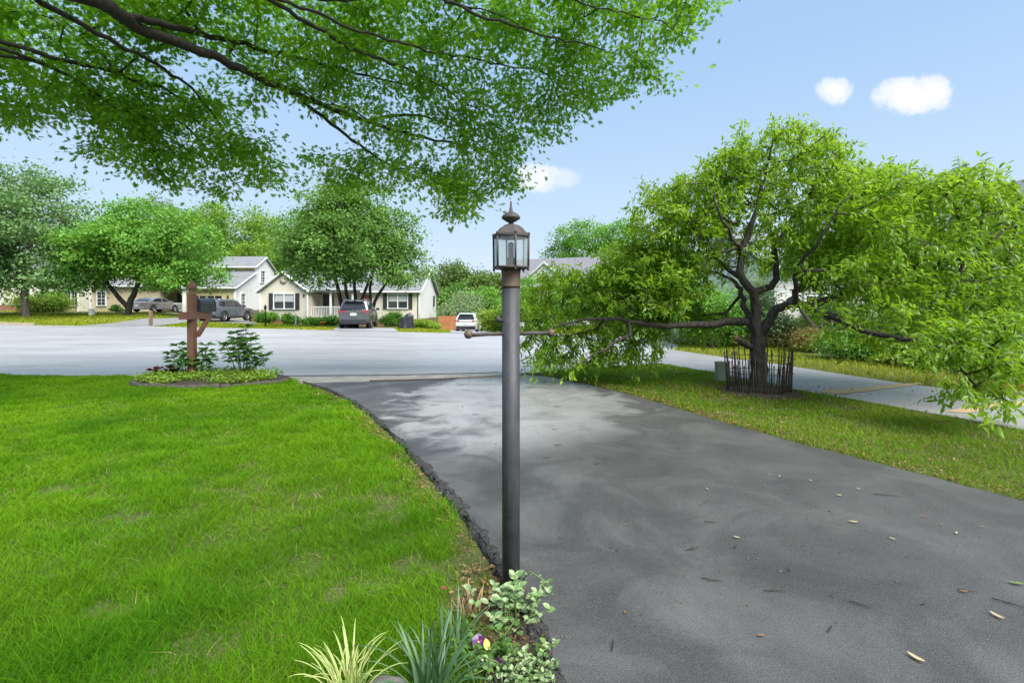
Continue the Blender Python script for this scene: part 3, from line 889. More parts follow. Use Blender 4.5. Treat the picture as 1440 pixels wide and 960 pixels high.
fork(A2, .55, [wp(150, 100, 6.8), wp(240, 130, 7.3), wp(300, 180, 7.8)], .035, .008)
fork(A2, .8, [wp(215, 165, 7.6), wp(265, 180, 7.9), wp(330, 260, 8.5)], .03, .008)
fork(A3, .5, [wp(470, 0, 6.4), wp(560, -10, 6.8), wp(700, 20, 7.4)], .04, .008)
fork(A3, .4, [wp(360, -10, 5.9), wp(480, 60, 6.7), wp(600, 110, 7.6), wp(680, 160, 8.3)], .04, .008)
fork(A5, .5, [wp(560, -40, 5.6), wp(700, 30, 6.4), wp(850, 70, 7.2)], .035, .008)
OAKPOLY = [(-260, -330), (1000, -330), (1060, -60), (1030, -5), (985, 10), (968, 55), (945, 80), (938, 118), (905, 112), (872, 148), (840, 132), (832, 165), (800, 178), (762, 200), (728, 212), (735, 245),
           (712, 272), (690, 255), (668, 262), (642, 306), (622, 290), (618, 245), (585, 238), (560, 252), (525, 262), (490, 250), (455, 258), (430, 246), (395, 262), (370, 278), (345, 250), (318, 270), (268, 278),
           (240, 268), (205, 246), (165, 232), (140, 238), (118, 214), (118, 185), (84, 165), (45, 160), (18, 186), (-20, 180), (-260, 260)]
HOLES = [(270, 92, 34), (165, 68, 22), (130, 30, 14), (225, 100, 22), (415, 170, 34), (388, 150, 20), (705, 96, 18), (480, 205, 22), (540, 90, 12), (640, 72, 14), (350, 175, 18), (760, 130, 15), (620, 200, 18), (905, 45, 10)]
tg = poly_sample(OAKPOLY, 2300)
keep = (tg[:, 1] > -45) | (rng.uniform(size=len(tg)) < .22)
for hx, hy, hr in HOLES:
    keep &= np.hypot(tg[:, 0] - hx, (tg[:, 1] - hy) * 1.2) > hr * 1.25
tg = np.concatenate([tg[keep], poly_sample([(612, 235), (738, 238), (716, 276), (694, 264), (668, 276), (645, 318), (622, 302)], 26), poly_sample([(470, 250), (600, 240), (580, 262), (520, 276), (480, 272)], 10)])
T = []
for px, py in tg:
    f = np.clip((px + 100) / 1100, 0, 1); g = np.clip((py + 60) / 330, -.6, 1)
    dc = 6.7 + 1.2 * g + 1.3 * f
    d = dc + rng.uniform(-1.0, .9)
    if py < -60: d *= .85
    T.append(wp(px, py, max(4.2, d)))
T = np.array(T)
order, tips, dirs = sk.attach(T, .18, .10, .025)
limbs = sk.mesh(.0042, .0036, .5)
limbs.build('trunk', M['bark_dark'], oak)
# leaves: flat sprays of lobed leaves round every twig tip and along the twigs
Pn = np.array(sk.P)
tipP = T[order]
n_t = len(tipP)
per = rng.integers(46, 84, n_t)
ti = np.repeat(np.arange(n_t), per); n = len(ti)
spread = np.repeat(rng.uniform(.10, .23, n_t), per)
off = rng.normal(0, 1, (n, 3)) * spread[:, None] * np.array([1, 1, .55])
pos = tipP[ti] - dirs[ti] * rng.uniform(-.05, .30, n)[:, None] + off
axis = off / (np.linalg.norm(off, axis=1, keepdims=True) + 1e-6) * .8 + dirs[ti] * .5 + rng.normal(0, .45, (n, 3)); axis[:, 2] -= .35
nr = np.tile([0, 0, 1.0], (n, 1)) + rng.normal(0, .5, (n, 3))
ctint = np.repeat(rng.normal(.5, .18, n_t), per)
me = scatter('crown', *OAK_LEAF, pos, axis, nr, rng.uniform(.064, .106, n), np.clip(ctint + rng.normal(0, .16, n), 0, 1))
link('crown', me, M['oak_leaf'], oak)

# ------------------------------------------------------------------ spreading peach tree on the grass strip
bx, by = TREE_BASE
peach = thing('peach_tree', 'low spreading peach tree with drooping narrow leaves on the grass strip', 'tree', (0, 0, 0))
sk = Skel()
D0 = by
trunk = sk.limb([(bx, by, -.1), (bx - .005, by, .25), wp(1066, 500, D0), wp(1066, 478, D0)], .130, .105, step=.1)
for i in trunk[:2]: sk.R[i] *= 1.35
for i in trunk[2:3]: sk.R[i] *= 1.12
f0 = trunk[-1]
lefty = sk.limb([wp(1052, 452, D0 + .1), wp(1030, 452, D0 + .12), wp(990, 456, D0 + .1), wp(940, 458, D0 + .05), wp(900, 455, D0 + .1), wp(868, 448, D0 + .1), wp(820, 450, D0 + .2), wp(780, 460, D0 + .3)], .070, .012, f0)
stub = sk.limb([wp(1052, 488, D0 - .05), wp(1040, 478, D0 - .1), wp(1035, 474, D0 - .12)], .047, .043, trunk[-2])
l2 = sk.limb([wp(885, 470, D0 - .1), wp(862, 482, D0 - .2), wp(840, 498, D0 - .3), wp(815, 510, D0 - .3)], .035, .008, lefty[int(len(lefty) * .62)])
l3 = sk.limb([wp(878, 436, D0 + .2), wp(890, 428, D0 + .2), wp(850, 405, D0 + .4)], .03, .008, lefty[int(len(lefty) * .66)])
l4 = sk.limb([wp(840, 462, D0 + .6), wp(800, 470, D0 + .8), wp(760, 480, D0 + .9)], .025, .008, lefty[int(len(lefty) * .75)])
mid = sk.limb([wp(1062, 440, D0), wp(1058, 412, D0 - .05), wp(1045, 395, D0 - .1), wp(1040, 370, D0 - .1), wp(1050, 335, D0), wp(1062, 300, D0), wp(1075, 250, D0 + .1), wp(1085, 200, D0 + .1)], .078, .009, f0)
m2 = sk.limb([wp(1085, 402, D0 + .1), wp(1093, 380, D0 + .2), wp(1090, 350, D0 + .3), wp(1110, 315, D0 + .4), wp(1140, 270, D0 + .5), wp(1150, 225, D0 + .5)], .06, .010, mid[int(len(mid) * .2)])
m3 = sk.limb([wp(1020, 375, D0 + .5), wp(1000, 350, D0 + .7), wp(970, 320, D0 + .9), wp(940, 290, D0 + 1.0)], .045, .009, mid[int(len(mid) * .28)])
m4 = sk.limb([wp(1035, 340, D0 - .7), wp(1010, 300, D0 - 1.0), wp(1005, 270, D0 - 1.1)], .035, .009, mid[int(len(mid) * .4)])
back = sk.limb([wp(1047, 430, D0 + .4), wp(1038, 402, D0 + .8), wp(1010, 385, D0 + 1.3), wp(960, 375, D0 + 1.8)], .060, .010, f0)
right = sk.limb([wp(1078, 455, D0 - .1), wp(1090, 437, D0 - .2), wp(1110, 428, D0 - .4), wp(1145, 435, D0 - .8), wp(1190, 455, D0 - 1.2), wp(1230, 470, D0 - 1.6), wp(1290, 478, D0 - 2.0), wp(1340, 500, D0 - 2.3), wp(1375, 545, D0 - 2.45)], .074, .010, f0)
r2 = sk.limb([wp(1170, 418, D0 - .3), wp(1230, 400, D0 - .5), wp(1300, 370, D0 - .9), wp(1360, 330, D0 - 1.2), wp(1390, 290, D0 - 1.2)], .055, .009, right[int(len(right) * .28)])
r3 = sk.limb([wp(1130, 400, D0 + .3), wp(1180, 360, D0 + .5), wp(1240, 310, D0 + .5), wp(1290, 270, D0 + .4)], .05, .009, right[int(len(right) * .18)])
r5 = sk.limb([wp(1120, 380, D0 - .9), wp(1150, 340, D0 - 1.3), wp(1180, 290, D0 - 1.4)], .04, .008, right[int(len(right) * .2)])
REG = [  # outline (photo survey), depth centre, depth half width, shoots
 ([(738, 420), (770, 380), (830, 385), (890, 350), (930, 380), (945, 440), (930, 480), (925, 508), (880, 508), (840, 514), (800, 520), (762, 520), (740, 512), (736, 470)], D0 + 1.0, .85, 300),
 ([(885, 300), (905, 270), (940, 262), (975, 250), (1010, 215), (1035, 215), (1045, 175), (1055, 170), (1062, 205), (1085, 175), (1110, 165), (1130, 180), (1160, 185), (1188, 195), (1185, 235), (1215, 245),
   (1240, 240), (1245, 330), (1200, 380), (1120, 400), (1060, 365), (1010, 400), (950, 435), (915, 440), (890, 400), (900, 350)], D0 + .55, 1.25, 470),
 ([(1190, 245), (1245, 238), (1300, 250), (1350, 240), (1395, 245), (1425, 265), (1470, 300), (1480, 430), (1440, 462), (1380, 472), (1300, 462), (1235, 440), (1190, 410), (1140, 400), (1110, 385), (1200, 360)], D0 - .6, 1.4, 450),
 ([(1290, 470), (1440, 440), (1470, 500), (1430, 545), (1415, 570), (1385, 582), (1350, 560), (1320, 520)], D0 - 2.35, .4, 44),
 ([(1150, 240), (1250, 235), (1320, 250), (1310, 400), (1200, 430), (1120, 400), (1130, 300)], D0 + .2, 1.1, 170),
 ([(1170, 225), (1235, 238), (1250, 330), (1180, 330)], D0 + .1, .9, 60),
 ([(960, 255), (1010, 218), (1040, 190), (1060, 240), (1000, 330), (930, 330), (925, 280)], D0 + .3, .9, 70),
 ([(800, 390), (900, 320), (960, 330), (960, 430), (900, 445), (830, 430)], D0 + .7, .9, 110),
 ([(940, 440), (1000, 420), (1030, 440), (1020, 470), (960, 475)], D0 + 1.2, .5, 30),
 ([(1110, 425), (1200, 440), (1290, 470), (1270, 490), (1200, 480), (1140, 450)], D0 - 1.3, .5, 16)]
T = []
for poly, dc, dh, n_ in REG:
    for px, py in poly_sample(poly, int(n_ * 1.8)):
        d = dc + dh * rng.uniform(-1, 1) * (.55 + .45 * rng.uniform())
        q = wp(px, py, d)
        if q[2] < .22: q = wp(px, py, max(3.5, d * .8)); 
        if q[2] > .12: T.append(q)
T = np.array(T)
for c_ in T[rng.permutation(len(T))[:40]]:                # natural gaps in the crown
    T = T[((T - c_) ** 2).sum(1) > rng.uniform(.17, .31) ** 2]
order, tips, dirs = sk.attach(T, .14, .12, .02)
sk.mesh(.0034, .0036, .5).build('trunk', M['bark_peach'], peach)
sb = MB(); e = sk.P[stub[-1]]; e0 = sk.P[stub[-2]]; dv = (e - e0) / np.linalg.norm(e - e0)
sb.tube([e + dv * .001, e + dv * .006], [.044, .041], 12)
sb.build('cut_limb_face', mat_plain('sawn_orange_wood', (.30, .12, .05), .8, .3, 20), peach)
tipP = T[order]; n_t = len(tipP)
# every shoot: a drooping twig with narrow leaves hanging off it
per = rng.integers(22, 36, n_t); ti = np.repeat(np.arange(n_t), per); n = len(ti)
s = rng.uniform(-.22, .26, n)                      # position along the shoot, past the tip it droops
out = dirs[ti].copy(); out[:, 2] += .15; out /= np.linalg.norm(out, axis=1, keepdims=True)
droop = np.where(s > 0, s, 0)
pos = tipP[ti] + out * s[:, None]; pos[:, 2] -= 1.1 * droop ** 2
pos += rng.normal(0, .035, (n, 3))
axis = out * .65 + rng.normal(0, .62, (n, 3)); axis[:, 2] -= .30
nr = np.tile([0, 0, 1.0], (n, 1)) + rng.normal(0, .45, (n, 3)) + out * .3
ctint = np.repeat(rng.normal(.5, .2, n_t), per)
tint = np.clip(ctint + rng.normal(0, .14, n) + .5 * np.clip(s, 0, .3), 0, 1)
pos[:, 2] = np.maximum(pos[:, 2], .12)
me = scatter('crown', *PEACH_LEAF, pos, axis, nr, rng.uniform(.064, .112, n), tint, True)
link('crown', me, M['peach_leaf'], peach)
# upright new shoots above the crown
lp = []; la = []
for px, py0, py1, d in ((1046, 215, 168, D0), (1012, 240, 210, D0 - .2), (1030, 232, 205, D0 + .1), (1112, 195, 162, D0 + .1), (1090, 200, 170, D0), (1160, 215, 186, D0 + .3), (1184, 235, 200, D0 + .3), (985, 270, 245, D0), (1225, 255, 226, D0), (1275, 262, 236, D0 - .4), (1352, 252, 222, D0 - .8), (1384, 255, 226, D0 - .9), (948, 278, 252, D0 + .3), (912, 290, 266, D0 + .4), (1330, 262, 240, D0 - .6), (1405, 268, 246, D0 - .9)):
    a = wp(px, py0, d); b = wp(px + rng.uniform(-4, 4), py1, d)
    sh = MB(); sh.tube([a, (a + b) / 2 + rng.normal(0, .01, 3), b], [.006, .004, .002], 4); sh.build('shoot', M['bark_peach'], peach)
    for j in range(26):
        f = j / 25; th = j * 2.4
        lp.append(a + (b - a) * f); la.append((math.cos(th), math.sin(th), .15 - .5 * (1 - f)))
lp = np.array(lp); la = np.array(la); n = len(lp)
me = scatter('shoot_foliage', *PEACH_LEAF, lp, la, np.tile([0, 0, 1.0], (n, 1)) + rng.normal(0, .2, (n, 3)), rng.uniform(.08, .13, n), np.clip(rng.normal(.5, .2, n), 0, 1), True)
link('shoot_foliage', me, M['peach_leaf'], peach)

# ------------------------------------------------------------------ trees farther off
def crown_pts(blobs, n_clump, per, clump_r, leaf):
    """leaf clumps spread over and inside lumpy limb masses; blobs: (centre, radii)"""
    C = np.array([b[0] for b in blobs], float); R = np.array([b[1] for b in blobs], float)
    area = (R[:, 0] * R[:, 1] + R[:, 0] * R[:, 2] + R[:, 1] * R[:, 2]); pr = area / area.sum()
    b = rng.choice(len(blobs), n_clump, p=pr)
    dirn = rdir(n_clump); rad = rng.uniform(.45, 1.05, n_clump) ** .5
    cc = C[b] + dirn * R[b] * rad[:, None]
    k_ = rng.integers(max(3, int(per * .6)), int(per * 1.4), n_clump)
    ci = np.repeat(np.arange(n_clump), k_); n = len(ci)
    pos = cc[ci] + rng.normal(0, 1, (n, 3)) * np.array([1, 1, .62]) * clump_r * rng.uniform(.5, 1.2, n_clump)[ci][:, None]
    axis = dirn[ci] * .8 + rng.normal(0, .7, (n, 3)); axis[:, 2] -= .3
    nr = np.tile([0, 0, 1.0], (n, 1)) + dirn[ci] * .5 + rng.normal(0, .55, (n, 3))
    tint = np.clip(rng.normal(.5, .2, n_clump)[ci] + rng.normal(0, .14, n), 0, 1)
    return pos, axis, nr, rng.uniform(.65, 1.3, n) * leaf, tint, cc

def tree(name, label, base, trunks, blobs, mat, bark, n_clump=260, per=46, clump_r=.5, leaf=.22, r0=.22, group=None, cat='tree', template=None):
    """base point; trunks: list of polylines relative to the base; blobs relative to the base"""
    t = thing(name, label, cat, base, 0, group)
    sk = Skel()
    for j, pl in enumerate(trunks):
        sk.limb(pl, r0 / (1 if j == 0 else 1.35), r0 * .32, None, .4)
    pos, axis, nr, size, tint, cc = crown_pts(blobs, n_clump, per, clump_r, leaf)
    sel = cc[rng.permutation(len(cc))[:min(70, len(cc))]]
    sk.attach(np.concatenate([np.array([b[0] for b in blobs]), sel]), .6, .08, .06)
    sk.mesh(.012, r0 * .09, .5).build('trunk', bark, t)
    me = scatter('crown', *(template or FAR_LEAF), pos, axis, nr, size, tint)
    link('crown', me, mat, t)
    return t

def lump(cx, cz, rx, rz, n, seed, ry=None, zmin=None):
    """limb masses filling an ellipse-like crown: centre offset cx, height cz"""
    r = np.random.default_rng(seed); ry = ry or rx; out = []
    for i in range(n):
        d = r.normal(size=3); d /= np.linalg.norm(d)
        f = .35 + .35 * r.uniform()
        c = np.array([cx + d[0] * rx * f, d[1] * ry * f, cz + d[2] * rz * f])
        s = r.uniform(.34, .52)
        q = np.array([rx * s, ry * s, rz * s * r.uniform(.7, 1.0)])
        if zmin is not None and c[2] - q[2] < zmin: c[2] = zmin + q[2]
        out.append((c, q))
    return out

def base(px, d, dz=0.0):
    x = xat(px, d); return (x, d, float(terr(x, d)) + dz)

GREENS = {
 'bluish': mat_leaf('blue_green_foliage', (.070, .155, .055), (.130, .255, .085), (.22, .37, .13), .3, .55, .35),
 'fresh': mat_leaf('fresh_green_foliage', (0.053, 0.175, 0.022), (0.122, 0.322, 0.039), (0.244, 0.450, 0.069), .35, .5, .5),
 'maple': mat_leaf('maple_green_foliage', (.060, .150, .026), (.110, .240, .042), (.20, .36, .07), .3, .5, .45),
 'yellow': mat_leaf('yellow_green_foliage', (.085, .190, .015), (.155, .300, .022), (.25, .40, .045), .35, .5, .35),
 'wood': mat_leaf('woodland_foliage', (.060, .125, .025), (.115, .200, .040), (.19, .27, .06), .3, .55, .25),
 'willow': mat_leaf('grey_green_foliage', (0.120, 0.206, 0.088), (0.206, 0.333, 0.151), (0.349, 0.420, 0.238), .3, .55, .6),
 'shrub': mat_leaf('clipped_shrub_foliage', (0.040, 0.135, 0.016), (0.095, 0.246, 0.026), (0.206, 0.420, 0.048), .3, .5, .9),
 'lime': mat_leaf('lime_shrub_foliage', (0.111, 0.238, 0.020), (0.206, 0.397, 0.032), (0.349, 0.420, 0.063), .3, .5, .9),
 'red': mat_leaf('plum_red_foliage', (0.095, 0.040, 0.040), (0.222, 0.095, 0.071), (0.381, 0.190, 0.127), .3, .5, 1),
 'rusty': mat_leaf('rusty_shrub_foliage', (0.111, 0.079, 0.032), (0.254, 0.159, 0.063), (0.317, 0.317, 0.079), .3, .5, 1.5),
 'pink': mat_leaf('pinkish_sage_foliage', (0.190, 0.190, 0.111), (0.349, 0.333, 0.222), (0.420, 0.420, 0.420), .3, .55, 1.5),
 'dark': mat_leaf('dark_blue_green_foliage', (.02, .045, .03), (.045, .085, .055), (.09, .14, .09), .2, .6, .6)}

b = base(38, 38)
tree('shade_tree', 'tall blue green tree in front of the blush house at the street end', b, [[(0, 0, -.3), (-.2, 0, 2.2), (.3, 0, 5), (0, 0, 8)]],
     lump(-.6, 7.0, 6.0, 5.2, 13, 3, 5) + [(np.array([-1.4, 0, 10.6]), np.array([2.4, 2.2, 1.7])), (np.array([2.6, 0, 9.4]), np.array([1.7, 1.6, 1.6])), (np.array([-3.4, -1, 3.6]), np.array([2.6, 2.2, 1.6])), (np.array([.6, -1.5, 2.9]), np.array([2.6, 2, 1.3])), (np.array([-2.2, -2.5, 2.3]), np.array([2.8, 1.6, 1.0])), (np.array([3.4, -.5, 3.6]), np.array([2.2, 2, 1.5]))],
     GREENS['bluish'], M['bark_grey'], 520, 70, .62, .24, .28)
b = base(180, 39)
tree('cherry_tree', 'wide fresh green tree with a leaning dark trunk before the tan house', b,
     [[(0, 0, -.3), (.1, 0, .9), (.6, 0, 2.0), (1.0, 0, 3.6), (1.0, 0, 6)], [(0, 0, .6), (-.9, 0, 1.6), (-2.0, .2, 2.8), (-3, .2, 4.4)]],
     lump(1.3, 4.9, 6.0, 2.6, 16, 5, 4.6) + [(np.array([1.4, 0, 7.6]), np.array([2.6, 2.2, 1.3])), (np.array([5.6, 0, 5.8]), np.array([1.8, 2, 1.7])), (np.array([-3.2, 0, 3.9]), np.array([2.6, 2.2, 1.2])),
      (np.array([4.6, 0, 7.2]), np.array([2.0, 1.8, 1.1])), (np.array([6.4, 0, 3.2]), np.array([1.2, 1.5, .9])), (np.array([-3.6, -.6, 2.9]), np.array([2.2, 2, .8])), (np.array([.8, 0, 8.4]), np.array([2.2, 1.8, .9])), (np.array([3.6, -.5, 3.1]), np.array([2.4, 2, .8]))],
     GREENS['fresh'], M['bark_dark'], 620, 70, .50, .23, .26)
b = base(497, 33)
tree('maple_tree', 'round multi stemmed maple standing in front of the cream ranch house', b,
     [[(-.35, 0, -.3), (-.7, 0, 1.2), (-1.05, 0, 2.6), (-1.5, 0, 5)], [(-.2, 0, -.3), (-.4, .2, 1.6), (-.6, .2, 3.0), (-.4, .2, 6)], [(0, 0, -.3), (.05, .3, 1.7), (.0, .2, 3.4), (.3, .2, 7)],
      [(.2, 0, -.3), (.5, 0, 1.6), (1.0, 0, 3.0), (1.8, 0, 5)], [(.8, .3, -.3), (1.1, .2, 1.4), (1.1, .2, 2.8), (1.5, .2, 5)], [(1.0, .3, -.3), (1.4, .3, 1.8), (2.2, .3, 3.2), (3.2, .3, 5)]],
     lump(.1, 6.2, 4.9, 3.6, 16, 8, 4.3) + [(np.array([0, 0, 8.6]), np.array([2.6, 2.4, 1.4])), (np.array([-3.2, 0, 4.6]), np.array([1.7, 2, 1.2])), (np.array([-1.2, -1.2, 3.6]), np.array([2.0, 1.6, .8])),
      (np.array([3.6, 0, 4.2]), np.array([1.6, 1.8, 1.3])), (np.array([1.8, -1, 3.8]), np.array([1.8, 1.5, .9]))],
     GREENS['maple'], M['bark_dark'], 640, 74, .46, .20, .19)
BT = 'trees closing the view behind the houses'
for lab, px, d, topy, rx, g, sd, nc in (
    ('pale yellow green tree rising behind the two storey house', 345, 72, 278, 6.5, 'yellow', 11, 260),
    ('yellow green tree between the fresh green tree and the two storey roof', 282, 70, 282, 4.6, 'yellow', 12, 200),
    ('thin topped woodland tree above the fresh green cherry', 245, 82, 268, 7.0, 'wood', 13, 220),
    ('woodland tree behind the ranch gable and left of the maple', 405, 78, 285, 6.5, 'fresh', 14, 240),
    ('ragged brownish woodland tree just right of the ranch house', 632, 74, 362, 4.6, 'wood', 15, 260),
    ('short olive woodland tree behind the lamp post lantern', 668, 76, 378, 5.0, 'wood', 16, 240),
    ('bushy olive tree seen just left of the lantern glass', 690, 64, 368, 3.4, 'wood', 17, 180),
    ('deep green tree filling the gap beside the cedar fence', 645, 66, 392, 4.4, 'maple', 18, 220),
    ('loose light tree rising above the distant grey roof', 800, 78, 306, 5.6, 'fresh', 19, 240),
    ('rounded pale tree behind the distant roof and peach leaves', 858, 72, 300, 4.8, 'fresh', 20, 220),
    ('dense woodland tree behind the two storey roof peak', 372, 66, 318, 5.5, 'yellow', 41, 260),
    ('dark woodland tree filling the gap right of the shade tree', 118, 74, 300, 7.0, 'wood', 42, 240),
    ('bright woodland tree behind the right side of the fresh green tree', 310, 84, 290, 6.0, 'fresh', 43, 220),
    ('low woodland tree behind the two storey house and mailbox post', 262, 66, 335, 6.0, 'wood', 44, 240),
    ('woodland tree behind the middle of the ranch roof', 470, 80, 330, 8.0, 'wood', 45, 260),
    ('low bushy tree behind the right end of the ranch roof', 570, 76, 372, 6.0, 'maple', 46, 220),
    ('fresh tree filling the gap behind the peach trunk', 1010, 44, 345, 4.0, 'fresh', 47, 220),
    ('yellow green tree behind the upper peach limbs', 1085, 40, 335, 3.4, 'yellow', 48, 200),
    ('green tree behind the left shoulder of the peach crown', 925, 46, 335, 4.4, 'maple', 49, 220),
    ('far hazy tree at the left edge behind the shade tree', -60, 70, 250, 8.0, 'bluish', 21, 200)):
    b = base(px, d); top = zat(topy, d) - b[2]; rz = min(top * .46, rx * 1.1); rx *= 1.0
    tree('woodland_tree', lab, b, [[(0, 0, -.3), (.2, 0, top * .35), (0, 0, top * .75)]], lump(0, top - rz, rx, rz, 11, sd, rx * .8) + [(np.array([0, 0, top * .32]), np.array([rx * .9, rx * .7, top * .30]))],
         GREENS[g], M['bark_grey'], nc, 56, .075 * rx + .35, .34, .25, BT)
b = base(852, 42)
tree('conifer_tree', 'small pointed evergreen between the peach leaves and the distant roof', b, [[(0, 0, -.3), (0, 0, 3), (0, 0, 6.3)]],
     [(np.array([0, 0, 1.0 + j * .9]), np.array([2.0 - .30 * j, 2.0 - .30 * j, .8])) for j in range(6)], GREENS['maple'], M['bark_dark'], 240, 44, .28, .15, .14)
b = base(1215, 26)
tree('plum_tree', 'dark red leaved tree whose top shows above the peach tree', b, [[(0, 0, -.3), (0, 0, 3), (.2, 0, 6.5)]], lump(0, 6.6, 1.9, 2.1, 8, 31), GREENS['red'], M['bark_dark'], 200, 40, .3, .15, .14)
b = base(1362, 27)
tree('ash_tree', 'sparse dark tree top poking above the peach tree near the right edge', b, [[(0, 0, -.3), (0, 0, 4), (.2, 0, 8.2)]],
     [(np.array([-.4, 0, 8.3]), np.array([.8, .7, 1.1])), (np.array([.7, 0, 7.5]), np.array([1.3, .8, .6])), (np.array([-.4, 0, 6.6]), np.array([1.4, 1, .8]))], GREENS['dark'], M['bark_dark'], 90, 30, .2, .13, .12)
b = base(1150, 14.5)
tree('crape_myrtle', 'small tree with several bare crooked stems behind the peach trunk', b,
     [[(.1, 0, -.2), (.0, 0, .6), (-.45, .1, 1.2), (-.6, .1, 2.0)], [(.15, .05, -.2), (.2, .1, .7), (.05, 0, 1.3), (.1, 0, 2.2)], [(.25, 0, -.2), (.4, 0, .6), (.5, .1, 1.4), (.7, .1, 2.2)], [(.35, 0, -.2), (.7, 0, .6), (.95, .1, 1.2), (1.3, .1, 2.0)]],
     lump(.3, 2.7, 2.0, .9, 9, 33, 1.4, 1.7), GREENS['fresh'], M['bark_grey'], 170, 46, .25, .10, .085)

# ------------------------------------------------------------------ shrubs
def shrub(label, px, d, w, h, g, n=60, leaf=.09, name='shrub', group=None, dep=None, seed=0, dz=0.0, cat='shrub', template=None):
    b = base(px, d, dz); t = thing(name, label, cat, b, 0, group)
    blobs = lump(0, h * .52, w * .5, h * .5, 7, 100 + seed + int(px), (dep or w * .4), .0)
    pos, axis, nr, size, tint, cc = crown_pts(blobs, n, 60, .10 * w + .03, leaf)
    ok = pos[:, 2] > .02
    me = scatter('foliage', *(template or FAR_LEAF), pos[ok], axis[ok], nr[ok], size[ok], tint[ok])
    link('foliage', me, GREENS[g], t)
    mb = MB()
    for j in range(9):
        a = rng.uniform(0, 2 * PI); q = cc[rng.integers(len(cc))]
        mb.tube([(.06 * w * math.cos(a), .06 * w * math.sin(a), -.05), tuple(q * .55), tuple(q)], [.02 * w ** .5, .012, .006], 5)
    mb.build('stem', M['bark_grey'], t)
    return t
GR = 'foundation shrubs in front of the ranch house'
shrub('rounded green shrub below the left window of the ranch house, beside the black lamp post', 378, 39.5, 1.7, 1.05, 'shrub', 90, .12, group=GR)
shrub('low green shrub at the right end of the shuttered gable wall', 411, 39.5, 1.3, .95, 'shrub', 80, .12, group=GR)
shrub('green shrub below the left end of the porch railing', 441, 39.3, 1.5, .95, 'shrub', 80, .12, group=GR)
shrub('green shrub between the porch and the maple trunks', 467, 39.3, 1.6, 1.0, 'shrub', 80, .12, group=GR)
shrub('large clipped shrub between the grey car and the covered grill', 551, 38.5, 1.7, 1.25, 'shrub', 110, .12, group=GR)
shrub('low yellow green flower clump at the brick corner of the ranch house', 592, 36, 1.8, .6, 'lime', 90, .11)
shrub('second low yellow green clump nearest the cedar fence', 610, 36.5, 1.2, .55, 'lime', 70, .11)
shrub('long yellow green yew hedge mound beside the triple window', 62, 46, 4.6, 1.5, 'lime', 190, .17)
shrub('tall olive shrub between the blush house and the triple window', 72, 49, 2.4, 2.3, 'shrub', 120, .17)
shrub('dark low shrub under the double hung window of the tan house', 164, 46, .9, .7, 'maple', 50, .12)
shrub('grey green weeping bush left of the white car', 648, 48, 4.6, 3.7, 'willow', 240, .16)
shrub('bushy green tree sized shrub behind the white car', 682, 50, 4.6, 4.6, 'fresh', 240, .2)
shrub('bright green rounded shrub right of the white car', 696, 36, 2.3, 1.7, 'lime', 130, .12)
shrub('tall fresh shrub just right of the lamp post', 742, 34, 3.4, 3.8, 'fresh', 220, .15)
shrub('broad green shrub behind the drooping peach branch', 800, 32, 4.0, 3.0, 'fresh', 240, .15)
shrub('broad yellow green shrub behind the middle of the peach branch', 868, 30, 3.6, 2.8, 'yellow', 220, .14)
shrub('pinkish sage bush beyond the utility box and old driveway', 980, 17.5, 1.9, .95, 'pink', 120, .06)
shrub('green bush behind the left peach limb', 935, 19, 2.0, 1.5, 'fresh', 110, .08)
shrub('dark green bush behind the sawn limb stub', 1022, 17.5, 1.7, 1.0, 'maple', 110, .07)
shrub('rusty red bush right of the peach trunk by the house', 1105, 15.6, 1.2, 1.0, 'rusty', 100, .05)
shrub('second rusty bush, lower and greener, under the bare stems', 1140, 14.2, 1.3, .7, 'rusty', 90, .05)
shrub('bright green bush between the two rusty bushes', 1122, 17.5, 1.5, 1.3, 'lime', 90, .07)
shrub('wide dense green shrub on the far side of the old driveway', 1192, 11.9, 1.75, .92, 'shrub', 220, .055)
shrub('dark green shrub against the house beyond the wide shrub', 1275, 14.2, 2.0, 1.3, 'maple', 140, .07)
shrub('leafy shrub near the dark post at the right edge', 1360, 12, 2.2, 1.4, 'fresh', 150, .06)
shrub('small lime hosta at the edge of the mulch bed', 1240, 10.9, .5, .25, 'lime', 30, .09, template=OVAL_LEAF, name='hosta_plant', cat='plant')
shrub('larger green hosta under the hanging peach branch', 1312, 10.2, 1.0, .5, 'lime', 60, .10, template=OVAL_LEAF, name='hosta_plant', cat='plant')

shrub('tall leafy shrub by the house left of the peach trunk', 1000, 15.8, 3.0, 2.3, 'fresh', 200, .08)
shrub('tall shrub between the bare stems and the neighbor house', 1165, 16.2, 2.6, 2.1, 'maple', 170, .08)
shrub('tall light shrub against the house behind the right peach limbs', 1300, 15.6, 3.2, 2.5, 'fresh', 200, .08)

shrub('pale tall shrub against the house just right of the peach trunk', 1078, 16.0, 2.4, 2.6, 'willow', 170, .08)
